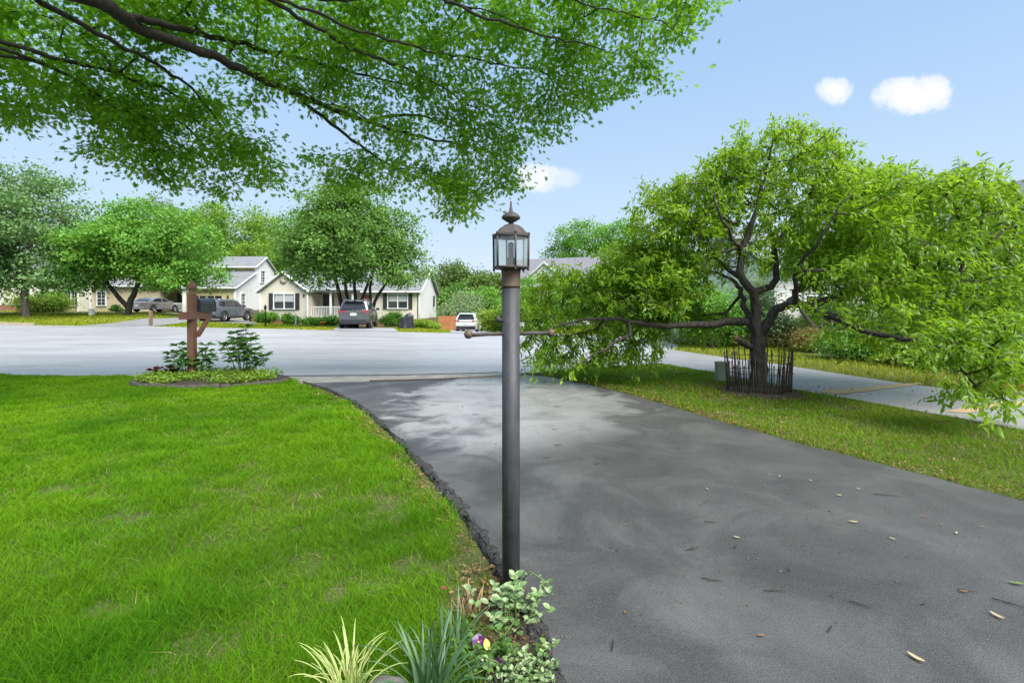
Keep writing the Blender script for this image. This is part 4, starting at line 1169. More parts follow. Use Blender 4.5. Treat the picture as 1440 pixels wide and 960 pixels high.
# ------------------------------------------------------------------ houses
def window(parent, c, rz, w_, h_, cols=1, rows=2, shutters=False, frame='white', blind=True, muntin=(0, 0)):
    """window on a wall; c = centre on the wall face, outward normal is -Y turned by rz"""
    f = MB(); t = .07
    f.box((0, -.02, h_ / 2 + t / 2), (w_ + 2 * t, .10, t)); f.box((0, -.035, -h_ / 2 - t / 2), (w_ + 2 * t + .06, .13, t))
    for s in (-1, 1): f.box((s * (w_ / 2 + t / 2), -.02, 0), (t, .10, h_))
    for i in range(1, cols): f.box((-w_ / 2 + w_ * i / cols, -.02, 0), (.08, .09, h_ - .002))
    for i in range(cols):
        x0 = -w_ / 2 + w_ * i / cols
        f.box((x0 + w_ / cols / 2, -.012, 0), (w_ / cols - .09, .06, .05))
        for m_ in range(1, muntin[0]): f.box((x0 + w_ / cols * m_ / muntin[0], .0, 0), (.025, .03, h_ - .004))
        for m_ in range(1, muntin[1]):
            f.box((x0 + w_ / cols / 2, .004, -h_ / 2 + h_ * m_ / muntin[1]), (w_ / cols - .10, .026, .025))
    fr = f.build('window', M[frame], parent, c, rz)
    MB().box((0, .032, 0), (w_ - .004, .02, h_ - .004)).build('pane', M['glass'], fr)
    if blind:
        b = MB()
        for i in range(cols):
            b.box((-w_ / 2 + w_ * (i + .5) / cols, .016, h_ * .26), (w_ / cols - .14, .008, h_ * .42))
        b.build('blind', M['blind'], fr)
    if shutters:
        for s in (-1, 1):
            sb = MB(); sx = s * (w_ / 2 + t + .20)
            sb.box((sx, -.03, 0), (.34, .05, h_ + .16))
            for k_ in range(-5, 6): sb.box((sx, -.058, k_ * h_ / 11), (.26, .012, .035), rx=.5)
            so_ = sb.build('shutter', M['shutter'], parent, c, rz)
    return fr

def gable_roof(mb, x0, x1, y0, y1, ze, zr, ov=.35, t=.16, axis='X'):
    """two slopes; ridge along axis"""
    if axis == 'X':
        ym = (y0 + y1) / 2; sl = (zr - ze) / (ym - y0)
        a, b = y0 - ov, y1 + ov; za = ze - sl * ov
        mb.slab([(x0 - ov, a, za), (x1 + ov, a, za), (x1 + ov, ym, zr), (x0 - ov, ym, zr)], t)
        mb.slab([(x1 + ov, b, za), (x0 - ov, b, za), (x0 - ov, ym + .001, zr), (x1 + ov, ym + .001, zr)], t)
    else:
        xm = (x0 + x1) / 2; sl = (zr - ze) / (xm - x0)
        a, b = x0 - ov, x1 + ov; za = ze - sl * ov
        mb.slab([(a, y1 + ov, za), (a, y0 - ov, za), (xm, y0 - ov, zr), (xm, y1 + ov, zr)], t)
        mb.slab([(b, y0 - ov, za), (b, y1 + ov, za), (xm + .001, y1 + ov, zr), (xm + .001, y0 - ov, zr)], t)
    return mb

def wall_gable(mb, x0, x1, y0, y1, z0, ze, zr, axis='X'):
    """walls of a gabled block, ridge along axis"""
    if axis == 'X':
        ym = (y0 + y1) / 2
        sec = [(y0, z0), (y1, z0), (y1, ze), (ym, zr), (y0, ze)]
        vs = [(x0, y, z) for y, z in sec] + [(x1, y, z) for y, z in sec]
    else:
        xm = (x0 + x1) / 2
        sec = [(x0, z0), (x1, z0), (x1, ze), (xm, zr), (x0, ze)]
        vs = [(x, y0, z) for x, z in sec] + [(x, y1, z) for x, z in sec]
    fs = [(0, 1, 2, 3, 4), (9, 8, 7, 6, 5)] + [(i, (i + 1) % 5, 5 + (i + 1) % 5, 5 + i) for i in range(5)]
    return mb.add(vs, fs)

# --- cream ranch house in the middle -------------------------------------------------
gx, gy = xat(588.5, 42), 42.0
ranch = thing('ranch_house', 'cream one storey ranch house with black shutters and a railed front porch', 'house', (gx, gy, -.30))
W_ = 13.4; zb = .72; ze = 3.35; zr = 5.55; Dp = 9.8
def rx_(px, d=42.0): return xat(px, d) - gx
pL, pR = rx_(431.5), rx_(511)                # porch opening
wl = MB()
# main block behind the porch, with the right wing flush with the front
wl.add(*(lambda m: (m.v, m.f))(wall_gable(MB(), -W_, 0, 0, Dp, zb, ze, zr)))
# carve the porch: rebuilt as three blocks instead of one
wl = MB()
wl.box(((pR + 0) / 2, .06, (zb + ze) / 2), (0 - pR, .12, ze - zb))             # right wing front wall
wl.box(((pL + pR) / 2, 1.75, (zb + ze) / 2), (pR - pL, .12, ze - zb))          # porch rear wall
wl.box((pR + .06, .93, (zb + ze) / 2 - .01), (.12, 1.62, ze - zb - .02))                    # porch return
wl.box((-W_ / 2, Dp - .06, (zb + ze) / 2), (W_, .12, ze - zb))
wl.box((-W_ + .06, Dp / 2, (zb + ze) / 2), (.12, Dp - .26, ze - zb))
wl.build('wall', M['sid_cream'], ranch)
gw = MB(); ym = Dp / 2
gw.add([(0, 0, zb), (0, Dp, zb), (0, Dp, ze), (0, ym, zr - .16), (0, 0, ze), (-.12, 0, zb), (-.12, Dp, zb), (-.12, Dp, ze), (-.12, ym, zr - .16), (-.12, 0, ze)],
       [(0, 1, 2, 3, 4), (9, 8, 7, 6, 5)] + [(i, (i + 1) % 5, 5 + (i + 1) % 5, 5 + i) for i in range(5)])
gw.v = [(x + .004, y, z) for x, y, z in gw.v]
gw.build('gable_wall', M['sid_white'], ranch)
fl, frr = rx_(366, 41), rx_(431.5, 41)
g2 = wall_gable(MB(), fl, frr, -1.0, 2.0, zb, 3.25, 4.75, 'Y'); g2.build('front_gable', M['sid_cream'], ranch)
rf = MB(); gable_roof(rf, -W_, 0, 0, Dp, ze, zr, .32)
ro = rf.build('roof', M['shingle'], ranch)
rf2 = MB(); gable_roof(rf2, fl, frr, -1.0, 3.4, 3.25, 4.78, .28, .14, 'Y'); rf2.build('gable_roof', M['shingle'], ranch)
for s in (0, 1):   # rake boards
    a = (0.30, -.33, ze - .24) if s == 0 else (0.30, Dp + .33, ze - .24)
    MB().tube([a, (.30, ym, zr - .10)], .085, 4, True, False).build('rake_board', M['white'], ranch)
xm = (fl + frr) / 2
gtr = MB()
for s in (fl - .28, frr + .28): gtr.tube([(s, -1.27, 3.25 - .27), (xm, -1.27, 4.70)], .085, 4, True, False)
gtr.build('gable_trim', M['white'], ranch)
MB().box((.02, -.02, (zb + ze) / 2), (.09, .09, ze - zb - .02)).build('trim', M['white'], ranch); MB().box((frr + .02, -1.02, (zb + 3.25) / 2), (.08, .08, 3.25 - zb - .02)).build('trim', M['white'], ranch); MB().box((fl - .0, -1.02, (zb + 3.25) / 2), (.08, .08, 3.25 - zb - .02)).build('trim', M['white'], ranch)
MB().box(((pR) / 2 + .1, -.36, ze - .27), (-pR + .5, .12, .14)).build('trim', M['white'], ranch)

MB().tube([(.10, -.10, zb + 2.4), (.10, -.10, -.1)], .045, 6).build('downspout', M['white'], ranch)
ds = MB(); ds.tube([(frr + .10, -1.10, zb + 2.3), (frr + .10, -1.10, .02), (frr + .4, -1.3, -.05)], .045, 6)
ds.build('downspout', M['white'], ranch)
bf = MB(); bf.box((-W_ / 2, Dp / 2, zb / 2 - .3), (W_ - .06, Dp - .06, zb + .6)); bf.box((xm, .0, zb / 2 - .3), (frr - fl - .05, 1.95, zb + .6))
bf.build('foundation', M['brick'], ranch)
por = MB(); por.box(((pL + pR) / 2, .86, zb + .06), (pR - pL - .02, 1.9, .12))
po = por.build('porch_floor', M['white'], ranch)
for q_ in (465, 496): MB().box((rx_(q_), .02, zb + 1.36), (.16, .16, 2.48)).build('porch_post', M['white'], ranch)
bm_ = MB(); bm_.box(((pL + pR) / 2, .03, ze - .14), (pR - pL - .02, .20, .30)); bm_.build('porch_beam', M['white'], ranch)
rl = MB(); rx0, rx1 = pL + .02, rx_(496) - .1
rl.box(((rx0 + rx1) / 2, .0, zb + 1.05), (rx1 - rx0, .08, .07)); rl.box(((rx0 + rx1) / 2, .0, zb + .22), (rx1 - rx0, .06, .06))
for i in range(1, int((rx1 - rx0) / .14)): rl.box((rx0 + i * .14, 0, zb + .63), (.04, .035, .76))
rl.build('porch_railing', M['white'], ranch)
window(ranch, (rx_(400, 41), -1.0 - .03, zb + 1.52), 0, 1.70, 1.22, 2, 2, True)
window(ranch, (rx_(559.5), -.03, zb + 1.55), 0, 1.66, 1.20, 2, 2, True)
window(ranch, (rx_(487, 43.7), 1.66, zb + 1.45), 0, 1.0, 1.25, 1, 2, False)
window(ranch, (.03, 8.0, zb + 1.7), PI / 2, .5, .9, 1, 2, False, 'shutter', False)
dr = MB(); dr.box((rx_(462, 43.7), 1.66, zb + 1.16), (.95, .06, 2.05)); do = dr.build('door', M['shutter'], ranch)
MB().lathe([(.0, 0), (.03, 0), (.035, -.03), (0.001, -.06)], 8, (rx_(462, 43.7) + .36, 1.62, zb + 1.1), 'Y').build('handle', M['chrome'], do)
d2 = MB(); d2.box((rx_(518, 42), -.02, zb + 1.05), (.62, .05, 2.05)); d2.build('side_door', M['reddoor'], ranch)
gv = MB(); gv.lathe([(.0, 0), (.26, 0), (.30, -.05), (.001, -.06)], 16, (xm, -1.03, 4.0), 'Y'); gv.build('gable_vent', M['sid_cream'], ranch)
MB().box((frr - .25, -1.03, zb + 2.0), (.001 + .12, .08, .2)).build('wall_lamp', M['darkmetal'], ranch)

# --- two storey house with yellow front ----------------------------------------------
cx, cy = xat(330, 46), 46.0
h2 = thing('two_storey_house', 'two storey house with yellow front, white side wall and grey stepped roof', 'house', (cx, cy, .35))
yf, yu, yr, yb = 0.0, 3.6, 5.6, 8.2
e1, s1, e2, r2_, eb = 3.05, 4.75, 5.35, 6.45, 4.85
prof = [(yf, 0), (yb, 0), (yb, eb), (yr, r2_), (yu, e2), (yu, s1), (yf, e1)]
L2 = -4.6
sw = MB(); n7 = len(prof)
sw.add([(0, y, z) for y, z in prof] + [(-.15, y, z) for y, z in prof], [tuple(range(n7)), tuple(range(2 * n7 - 1, n7 - 1, -1))] + [(i, (i + 1) % n7, n7 + (i + 1) % n7, n7 + i) for i in range(n7)])
sw.build('side_wall', M['sid_white'], h2)
fw = MB(); fw.box((L2 / 2 - .08, .08, e1 / 2 - .02), (-L2 - .16, .15, e1 - .04)); fw.box((L2 / 2 - .08, yu + .08, (s1 + e2) / 2 - .1), (-L2 - .16, .15, e2 - s1 + .22))
fw.box((L2 + .0, yb / 2, 2.2), (.15, yb - .4, 4.4)); fw.box((L2 / 2, yb - .08, eb / 2 - .03), (-L2 - .3, .15, eb - .06)); fw.build('wall', M['sid_yellow'], h2)
r_ = MB(); o_ = .28
sl = (s1 - e1) / (yu - yf)
r_.slab([(L2 - .3, yf - o_, e1 - sl * o_ + .10), (.25, yf - o_, e1 - sl * o_ + .10), (.25, yu - .0, s1 + .10), (L2 - .3, yu, s1 + .10)], .14)
r_.build('lower_roof', M['shingle'], h2)
r_ = MB(); sl2 = (r2_ - e2) / (yr - yu)
r_.slab([(L2 - .3, yu - o_, e2 - sl2 * o_ + .10), (.25, yu - o_, e2 - sl2 * o_ + .10), (.25, yr, r2_ + .10), (L2 - .3, yr, r2_ + .10)], .14)
sl3 = (r2_ - eb) / (yb - yr)
r_.slab([(.25, yb + o_, eb - sl3 * o_ + .10), (L2 - .3, yb + o_, eb - sl3 * o_ + .10), (L2 - .3, yr + .002, r2_ + .10), (.25, yr + .002, r2_ + .10)], .14)
r_.build('roof', M['shingle'], h2)
tm = MB()
for a, b in (((yf - o_, e1 - sl * o_), (yu, s1)), ((yu - o_, e2 - sl2 * o_), (yr, r2_)), ((yb + o_, eb - sl3 * o_), (yr, r2_))):
    tm.tube([(.24, a[0], a[1] - .02), (.24, b[0], b[1] - .02)], .075, 4, True, False)
tm.box((L2 / 2, yf - o_ - .05, e1 - sl * o_ + .02), (-L2 + .5, .10, .13)); tm.box((L2 / 2, yu - o_ - .05, e2 - sl2 * o_ + .02), (-L2 + .5, .10, .13))
MB().tube([(.07, -.07, 2.7), (.07, -.07, .0)], .045, 6).build('downspout', M['white'], h2)
tm.build('trim', M['white'], h2)
hw = MB(); hw.lathe([(.001, 0), (.52, 0), (.52, -.07), (.001, -.07)], 20, (-2.4, yu - .0, s1 + .12), 'Y'); hw.v = [(x, y, max(z, s1 + .13)) for x, y, z in hw.v]
hw.build('half_round_window', M['glass'], h2)
hm = MB()
for a in (30, 60, 90, 120, 150): hm.tube([(-2.4, yu - .09, s1 + .14), (-2.4 + .5 * math.cos(math.radians(a)), yu - .09, s1 + .13 + .5 * math.sin(math.radians(a)))], .015, 4)
hm.build('muntin', M['white'], h2)
window(h2, (.03, 1.35, 1.75), PI / 2, .72, 1.35, 1, 2, False, 'white', False, (2, 4))
window(h2, (.03, 5.1, 4.35), PI / 2, .85, 1.2, 1, 2, False, 'white', False, (2, 4))
gd = MB(); gd.box((-2.6, -.01, 1.15), (2.9, .06, 2.3))
for i in range(4):
    gd.box((-3.7 + i * .73, -.05, .55), (.6, .03, .36)); gd.box((-3.7 + i * .73, -.05, 1.1), (.6, .03, .36))
gdo = gd.build('garage_door', M['sid_yellow'], h2)
gg = MB()
for i in range(4):
    gg.box((-3.7 + i * .73, -.05, 2.0), (.62, .03, .40))
gg.build('door_window', M['glass'], gdo)
wl_ = MB(); wl_.box((-.62, -.06, 2.05), (.13, .12, .24)); wl_.tube([(-.62, -.1, 2.17), (-.62, -.1, 2.26)], [.06, .01], 6); wl_.build('wall_lamp', M['bronze'], h2)

# --- tan house behind the cherry tree --------------------------------------------------
tx0, tx1, ty = xat(78, 50), xat(263, 50), 50.0
tb = .93
h3 = thing('tan_house', 'tan one storey house behind the wide fresh green tree, with a triple window', 'house', ((tx0 + tx1) / 2, ty, tb))
hwid = (tx1 - tx0) / 2
def tx(px, d=50.0): return xat(px, d) - (tx0 + tx1) / 2
w3 = MB(); wall_gable(w3, -hwid, tx(225), 0, 8, -.4, 2.85, 4.9); w3.build('wall', M['sid_tan'], h3)
w4 = MB(); w4.box(((tx(225) + hwid) / 2, 5.0, 1.2), (hwid - tx(225), 6.0, 3.25)); w4.build('porch_wall', M['sid_tan'], h3)
g4 = MB(); g4.box((tx(124), -.25, 1.2), (1.25, .5, 3.2)); g4.build('bay', M['sid_cream'], h3)
r4 = MB(); gable_roof(r4, -hwid, hwid, 0, 8, 2.9, 5.0, .4); r4.build('roof', M['shingle2'], h3)
r5 = wall_gable(MB(), tx(92), tx(152), -.2, 3, 2.8, 2.86, 4.7, 'Y'); r5.build('front_gable', M['sid_tan'], h3)
r6 = MB(); gable_roof(r6, tx(92), tx(152), -.3, 4.5, 2.9, 4.78, .3, .14, 'Y'); r6.build('gable_roof', M['shingle2'], h3)
window(h3, (tx(96), -.03, 1.45), 0, 2.0, 1.45, 3, 2, False, 'white', False, (2, 4))
window(h3, (tx(143), -.03, 1.45), 0, .85, 1.40, 1, 2, False, 'white', False, (2, 4))
window(h3, (tx(251), 1.97, 1.35), 0, 1.2, 1.2, 2, 2, False, 'white', False)
d3 = MB(); d3.box((tx(237), 1.97, 1.0), (.95, .06, 2.1)); d3.build('door', M['shutter'], h3)
p3 = MB(); p3.box((tx(259), .15, 1.3), (.35, .35, 2.9)); p3.build('porch_post', M['white'], h3)
rl = MB(); rl.box((tx(247), .1, .95), (2.2, .06, .07)); rl.box((tx(247), .1, .2), (2.2, .06, .06))
for i in range(14): rl.box((tx(247) - 1.05 + i * .16, .1, .57), (.035, .035, .72))
rl.build('porch_railing', M['white'], h3)
t3 = MB()
for q in (78, 116, 133): t3.box((tx(q), -.03 - (.47 if q > 100 else 0), 1.2), (.12, .10, 3.1))
t3.box((0, -.45, 2.72), (2 * hwid, .1, .14)); t3.build('trim', M['white'], h3)

# --- blush house at the far left -------------------------------------------------------
h4 = thing('blush_house', 'blush white house with a brick base at the far left edge', 'house', (xat(20, 56), 56, 1.0))
w5 = wall_gable(MB(), -9, 2.9, 0, 8, .75, 5.0, 7.4); w5.build('wall', M['sid_pink'], h4)
w6 = MB(); w6.box((-1.3, -.6, 1.9), (2.2, 1.2, 2.3)); w6.build('bay', M['sid_pink'], h4)
b5 = MB(); b5.box((-3.05, 4, .2), (11.85, 7.95, 1.1)); b5.box((-1.3, -.6, .2), (2.15, 1.18, 1.08)); b5.build('foundation', M['brick'], h4)
r7 = MB(); gable_roof(r7, -9, 2.9, 0, 8, 5.0, 7.45, .4); r7.build('roof', M['shingle2'], h4)
for c_, s_ in (((2.9, -.02, 2.9), (.16, .12, 4.2)), ((-.25, -1.22, 1.9), (.14, .1, 2.25)), ((-2.4, -1.22, 1.9), (.14, .1, 2.25))): MB().box(c_, s_).build('corner_board', M['white'], h4)
window(h4, (-1.6, -1.23, 2.15), 0, .8, .95, 1, 2, False, 'white', True)
window(h4, (1.5, -.03, 2.2), 0, .8, 1.1, 1, 2, False, 'white', True)

# --- distant house: only its roof shows over the shrubs ---------------------------------
h5 = thing('distant_house', 'distant pale house with a long violet grey roof right of the lantern', 'house', (xat(786, 60), 60, -.9), -.35)
w7 = wall_gable(MB(), -7.5, 6, 0, 8, 0, 6.2, 8.9); w7.build('wall', M['sid_white'], h5)
r8 = MB(); gable_roof(r8, -7.5, 6, 0, 8, 6.2, 8.95, .4); r8.build('roof', M['shingle2'], h5)
g5 = wall_gable(MB(), -3.6, .2, -.6, 3, 5.0, 6.4, 8.0, 'Y'); g5.build('front_gable', M['sid_white'], h5)
r9 = MB(); gable_roof(r9, -3.6, .2, -.6, 4, 6.4, 8.05, .25, .14, 'Y'); r9.build('gable_roof', M['shingle2'], h5)
for s in (-3.85, .45): MB().tube([(s, -.84, 6.15), (-1.7, -.84, 7.95)], .11, 4, True, False).build('rake_board', M['white'], h5)
window(h5, (-1.7, -.63, 6.2), 0, .7, .9, 1, 2)

# --- neighbour's white house behind the peach tree ---------------------------------------
h6 = thing('neighbor_house', 'white sided house behind the peach tree at the right', 'house', (15.5, 17.5, 0))
w8 = wall_gable(MB(), -6.0, 2.0, 0, 7.5, .55, 2.95, 4.6); w8.build('wall', M['sid_white'], h6)
w9 = wall_gable(MB(), 2.0, 9.5, -1.2, 7, .55, 4.3, 6.6, 'Y'); w9.build('gable_wall', M['sid_white'], h6)
b6 = MB(); b6.box((-2.0, 3.75, .1), (7.9, 7.4, 1.0)); b6.box((5.75, 2.9, .1), (7.4, 8.1, 1.0)); b6.build('foundation', M['brick'], h6)
r10 = MB(); gable_roof(r10, -6.0, 2.0, 0, 7.5, 2.95, 4.65, .35); r10.build('roof', M['shingle'], h6)
r11 = MB(); gable_roof(r11, 2.0, 9.5, -1.2, 7, 4.3, 6.65, .35, .16, 'Y'); r11.build('gable_roof', M['shingle'], h6)
MB().tube([(1.66, -1.54, 4.0), (5.75, -1.54, 6.5)], .1, 4, True, False).build('rake_board', M['white'], h6); MB().box((2.0, -1.22, 2.4), (.12, .1, 3.6)).build('corner_board', M['white'], h6); MB().box((-2.0, -.36, 2.72), (8.5, .1, .13)).build('gutter', M['white'], h6)
window(h6, (3.0, -1.23, 1.85), 0, .95, 1.3, 1, 2, False, 'white', False, (2, 4))
window(h6, (-4.4, -.03, 1.75), 0, 1.0, 1.3, 1, 2, False, 'white', True)
window(h6, (-.6, -.03, 1.75), 0, 1.7, 1.3, 2, 2, False, 'white', True)
vb = MB(); vb.box((-1.9, -.05, .42), (.32, .14, .36)); vb.build('meter_box', M['whiteplastic'], h6)

# ------------------------------------------------------------------ cars
def arc(cx_, cz_, r, a0, a1, n=9):
    return [(cx_ + r * math.cos(math.radians(a0 + (a1 - a0) * i / (n - 1))), cz_ + r * math.sin(math.radians(a0 + (a1 - a0) * i / (n - 1)))) for i in range(n)]

def prof_prism(poly, hw0, bev, hwf=None, plan=.10):
    """side profile (x,z) extruded across the car, edges rounded; hwf(x,z) gives the half width"""
    bm = bmesh.new()
    a = [bm.verts.new((x, -hw0, z)) for x, z in poly]; b = [bm.verts.new((x, hw0, z)) for x, z in poly]
    n = len(poly)
    f1 = bm.faces.new(a); f2 = bm.faces.new(b[::-1])
    for i in range(n): bm.faces.new((a[i], b[i], b[(i + 1) % n], a[(i + 1) % n]))
    bmesh.ops.recalc_face_normals(bm, faces=bm.faces)
    es = list(f1.edges) + list(f2.edges)
    if bev: bmesh.ops.bevel(bm, geom=es, offset=bev, segments=2, profile=.6, affect='EDGES')
    me = bpy.data.meshes.new('body')
    if hwf:
        for v in bm.verts: v.co.y *= hwf(v.co.x, v.co.z)
    bmesh.ops.triangulate(bm, faces=[f for f in bm.faces if len(f.verts) > 4])
    bm.to_mesh(me); bm.free(); return me

def car(name, label, cat, loc, heading, kind, paint):
    t = thing(name, label, cat, loc, heading)
    if kind == 'sedan':
        L, hw, r, xf, xr = 4.75, .91, .33, 1.42, -1.38
        low = [(-2.28, .28)] + arc(xr, r, .39, 190, -10)[::1] + arc(xf, r, .39, 190, -10) + [(2.2, .24), (2.36, .45), (2.34, .62), (2.15, .76), (1.0, .92), (-1.5, .98), (-2.2, 1.0), (-2.36, .9), (-2.37, .5)]
        zb_, zt = .92, 1.43
        cab = [(1.05, .90), (.35, 1.36), (-.1, 1.43), (-.75, 1.42), (-1.25, 1.28), (-1.95, .98), (-1.9, .9)]
        side = [[(.72, 1.0), (.30, 1.30), (-.12, 1.35), (-.14, .99)], [(-.24, .99), (-.22, 1.355), (-.72, 1.34), (-1.12, 1.22), (-1.35, 1.04), (-1.2, 1.0)]]
        rear = ((-1.30, 1.265), (-1.92, 1.0)); front = ((.98, .95), (.40, 1.33))
        lampz, platez = .80, .62
    elif kind == 'hatch':
        L, hw, r, xf, xr = 4.3, .90, .33, 1.30, -1.28
        low = [(-2.05, .28)] + arc(xr, r, .39, 190, -10) + arc(xf, r, .39, 190, -10) + [(2.0, .26), (2.14, .5), (2.1, .72), (1.75, .88), (.95, 1.0), (-2.0, 1.04), (-2.13, .9), (-2.15, .45)]
        zb_, zt = 1.0, 1.55
        cab = [(1.0, .98), (.3, 1.48), (-.2, 1.55), (-1.3, 1.52), (-1.75, 1.45), (-2.05, 1.02)]
        side = [[(.65, 1.07), (.25, 1.42), (-.15, 1.47), (-.17, 1.07)], [(-.26, 1.07), (-.24, 1.475), (-1.0, 1.46), (-1.0, 1.07)], [(-1.08, 1.08), (-1.08, 1.45), (-1.55, 1.40), (-1.75, 1.12)]]
        rear = ((-1.78, 1.42), (-2.06, 1.06)); front = ((.92, 1.04), (.36, 1.44))
        lampz, platez = .92, .72
    else:
        L, hw, r, xf, xr = 4.75, .95, .37, 1.42, -1.40
        low = [(-2.25, .36)] + arc(xr, r, .44, 185, -5) + arc(xf, r, .44, 185, -5) + [(2.2, .32), (2.36, .6), (2.33, .86), (2.1, 1.0), (1.05, 1.10), (-2.2, 1.13), (-2.34, 1.0), (-2.37, .5)]
        zb_, zt = 1.08, 1.72
        cab = [(1.12, 1.06), (.42, 1.62), (-.1, 1.71), (-1.5, 1.70), (-1.95, 1.64), (-2.28, 1.12)]
        side = [[(.78, 1.16), (.36, 1.55), (-.10, 1.62), (-.12, 1.15)], [(-.21, 1.15), (-.19, 1.625), (-1.05, 1.615), (-1.05, 1.15)], [(-1.14, 1.16), (-1.14, 1.61), (-1.72, 1.56), (-1.95, 1.22)]]
        rear = ((-1.99, 1.59), (-2.28, 1.17)); front = ((1.04, 1.13), (.48, 1.58))
        lampz, platez = 1.02, .86
    hl = L / 2
    def wlow(x, z): return 1 - .13 * min(1, abs(x) / hl) ** 5 - .05 * max(0, .5 - z)
    def wcab(x, z): return 1 - .24 * max(0, z - zb_) / (zt - zb_) - .05 * min(1, abs(x) / hl) ** 4
    me = prof_prism(low, hw, .07, wlow); me.polygons.foreach_set('use_smooth', [True] * len(me.polygons)); 
    body = link('body', me, paint, t)
    try: me.set_sharp_from_angle(angle=math.radians(38))
    except Exception: pass
    me = prof_prism(cab, hw * .95, .05, wcab); me.polygons.foreach_set('use_smooth', [True] * len(me.polygons))
    try: me.set_sharp_from_angle(angle=math.radians(38))
    except Exception: pass
    link('cabin', me, paint, t)
    for s in (-1, 1):
        for poly in side:
            q = [(x, s * (hw * .95 * wcab(x, z) + .010), z) for x, z in poly]
            if s > 0: q = q[::-1]
            MB().slab(q, .03).build('side_window', M['carglass'], t)
    for nm, ((xa, za), (xb, zb2)) in (('rear_window', rear), ('windshield', front)):
        sg = -1 if nm == 'rear_window' else 1
        nx, nz = (zb2 - za), (xa - xb); l_ = math.hypot(nx, nz); nx, nz = nx / l_, nz / l_
        if nx * sg < 0: nx, nz = -nx, -nz
        ya, yb2 = hw * .95 * wcab(xa, za) - .13, hw * .95 * wcab(xb, zb2) - .11
        o = .012
        q = [(xa + nx * o, -ya, za + nz * o), (xa + nx * o, ya, za + nz * o), (xb + nx * o, yb2, zb2 + nz * o), (xb + nx * o, -yb2, zb2 + nz * o)]
        v = Vector(q[1]) - Vector(q[0]); u = Vector(q[2]) - Vector(q[0])
        if v.cross(u).dot(Vector((nx, 0, nz))) < 0: q = q[::-1]
        MB().slab(q, .03).build(nm, M['carglass'], t)
    # lamps, bumpers, plate, mirrors, handles, wheels
    for s in (-1, 1):
        MB().box((-hl + .14, s * hw * .72, lampz), (.26, hw * .40, .12), rz=-s * .16).build('tail_lamp', M['redlamp'], t)
        MB().box((hl - .20, s * hw * .66, lampz - .17), (.28, hw * .44, .15), rz=s * .22).build('headlamp', M['headlamp'], t)
        m_ = MB(); m_.box((xf - .62, s * (hw + .10), zb_ + .10), (.16, .20, .13), rz=s * .1); m_.build('mirror', M['carblack'] if kind == 'suv' else paint, t)
        hd = MB(); hd.box((-.02, s * (hw + .012), zb_ - .12), (.20, .03, .035)); hd.build('door_handle', M['chrome'], t)
        hd = MB(); hd.box((-.98, s * (hw + .012), zb_ - .11), (.20, .03, .035)); hd.build('door_handle', M['chrome'], t)
        if kind == 'suv':
            rr = MB(); rr.tube([(-1.7, s * .62, zt - .04), (-1.5, s * .63, zt + .05), (0.0, s * .63, zt + .05), (.3, s * .62, zt - .06)], .022, 6); rr.build('roof_rail', M['chrome'], t)
    rb = MB(); rb.box((-hl + .10, 0, .42), (.30, hw * 1.62, .24)); rb.build('rear_bumper', M['carblack'] if kind != 'sedan' else paint, t)
    fb = MB(); fb.box((hl - .12, 0, .42), (.30, hw * 1.56, .20)); fb.build('front_bumper', M['carblack'], t)
    MB().box((-hl - .005, 0, platez), (.03, .36, .15)).build('number_plate', M['plate'], t)
    if kind != 'sedan':
        MB().box((-hl + .04, 0, platez + .17), (.08, hw * .95, .05)).build('tailgate_trim', M['chrome'], t)
    sp_ = MB(); sp_.box((-hl + (.30 if kind != 'sedan' else .9), 0, zt - (.01 if kind != 'sedan' else .15)), (.30, hw * 1.15, .05)); 
    if kind != 'sedan': sp_.build('spoiler', paint, t)
    for x in (xf, xr):
        for s in (-1, 1):
            wo_ = MB(); wo_.lathe([(r * .66, -.10), (r * .93, -.11), (r, -.07), (r, .07), (r * .93, .11), (r * .66, .10)], 24, (0, 0, 0), 'Y', True, False)
            wh = wo_.build('wheel', M['tyre'], t, (x, s * (hw - .12), r))
            rm = MB(); rm.lathe([(r * .68, -.02), (r * .68, .085), (r * .60, .07), (r * .58, -.02)], 24, (0, 0, 0), 'Y', True, False)
            for k_ in range(5):
                a = 2 * PI * k_ / 5
                rm.box((r * .32 * math.cos(a), .05 * 1, r * .32 * math.sin(a)), (r * .62, .03, r * .16), ry=-a)
            rm.lathe([(.001, .03), (r * .16, .03), (r * .14, .085), (.001, .09)], 12, (0, 0, 0), 'Y')
            ro_ = rm.build('rim', M['rim'], wh); 
            if s < 0: ro_.rotation_euler = (0, 0, PI)
            MB().lathe([(.001, -.03), (r * .64, -.03), (r * .64, .0), (.001, .0)], 20, (0, 0, 0), 'Y').build('brake_disc', M['carblack'], wh)
    ub = MB(); ub.box((0, 0, .36), (L * .84, hw * 1.5, .24)); ub.build('underbody', M['carblack'], t)
    return t
def on(px, d, dz=0.0): x = xat(px, d); return (x, d, float(terr(x, d)) + .05 + dz)
P1 = carpaint('silver_car_paint', (.36, .35, .35), .5); P2 = carpaint('slate_blue_car_paint', (.13, .142, .165), .3)
P3 = carpaint('gunmetal_car_paint', (.11, .115, .12), .5); P4 = carpaint('white_car_paint', (.70, .70, .70), .1)
car('parked_car', 'silver sedan parked on the driveway by the tan house porch', 'car', on(219, 48.0), math.radians(88), 'sedan', P1)
car('parked_car', 'dark slate SUV parked behind the mailbox, before the two storey house', 'car', on(317, 38.6), math.radians(86), 'suv', P2)
car('parked_car', 'grey SUV seen from behind, parked under the maple', 'car', on(505.5, 31.2, .03), math.radians(99), 'suv', P3)
car('parked_car', 'white hatchback seen from behind, beside the cedar fence', 'car', on(661, 39.6), math.radians(86), 'hatch', P4)
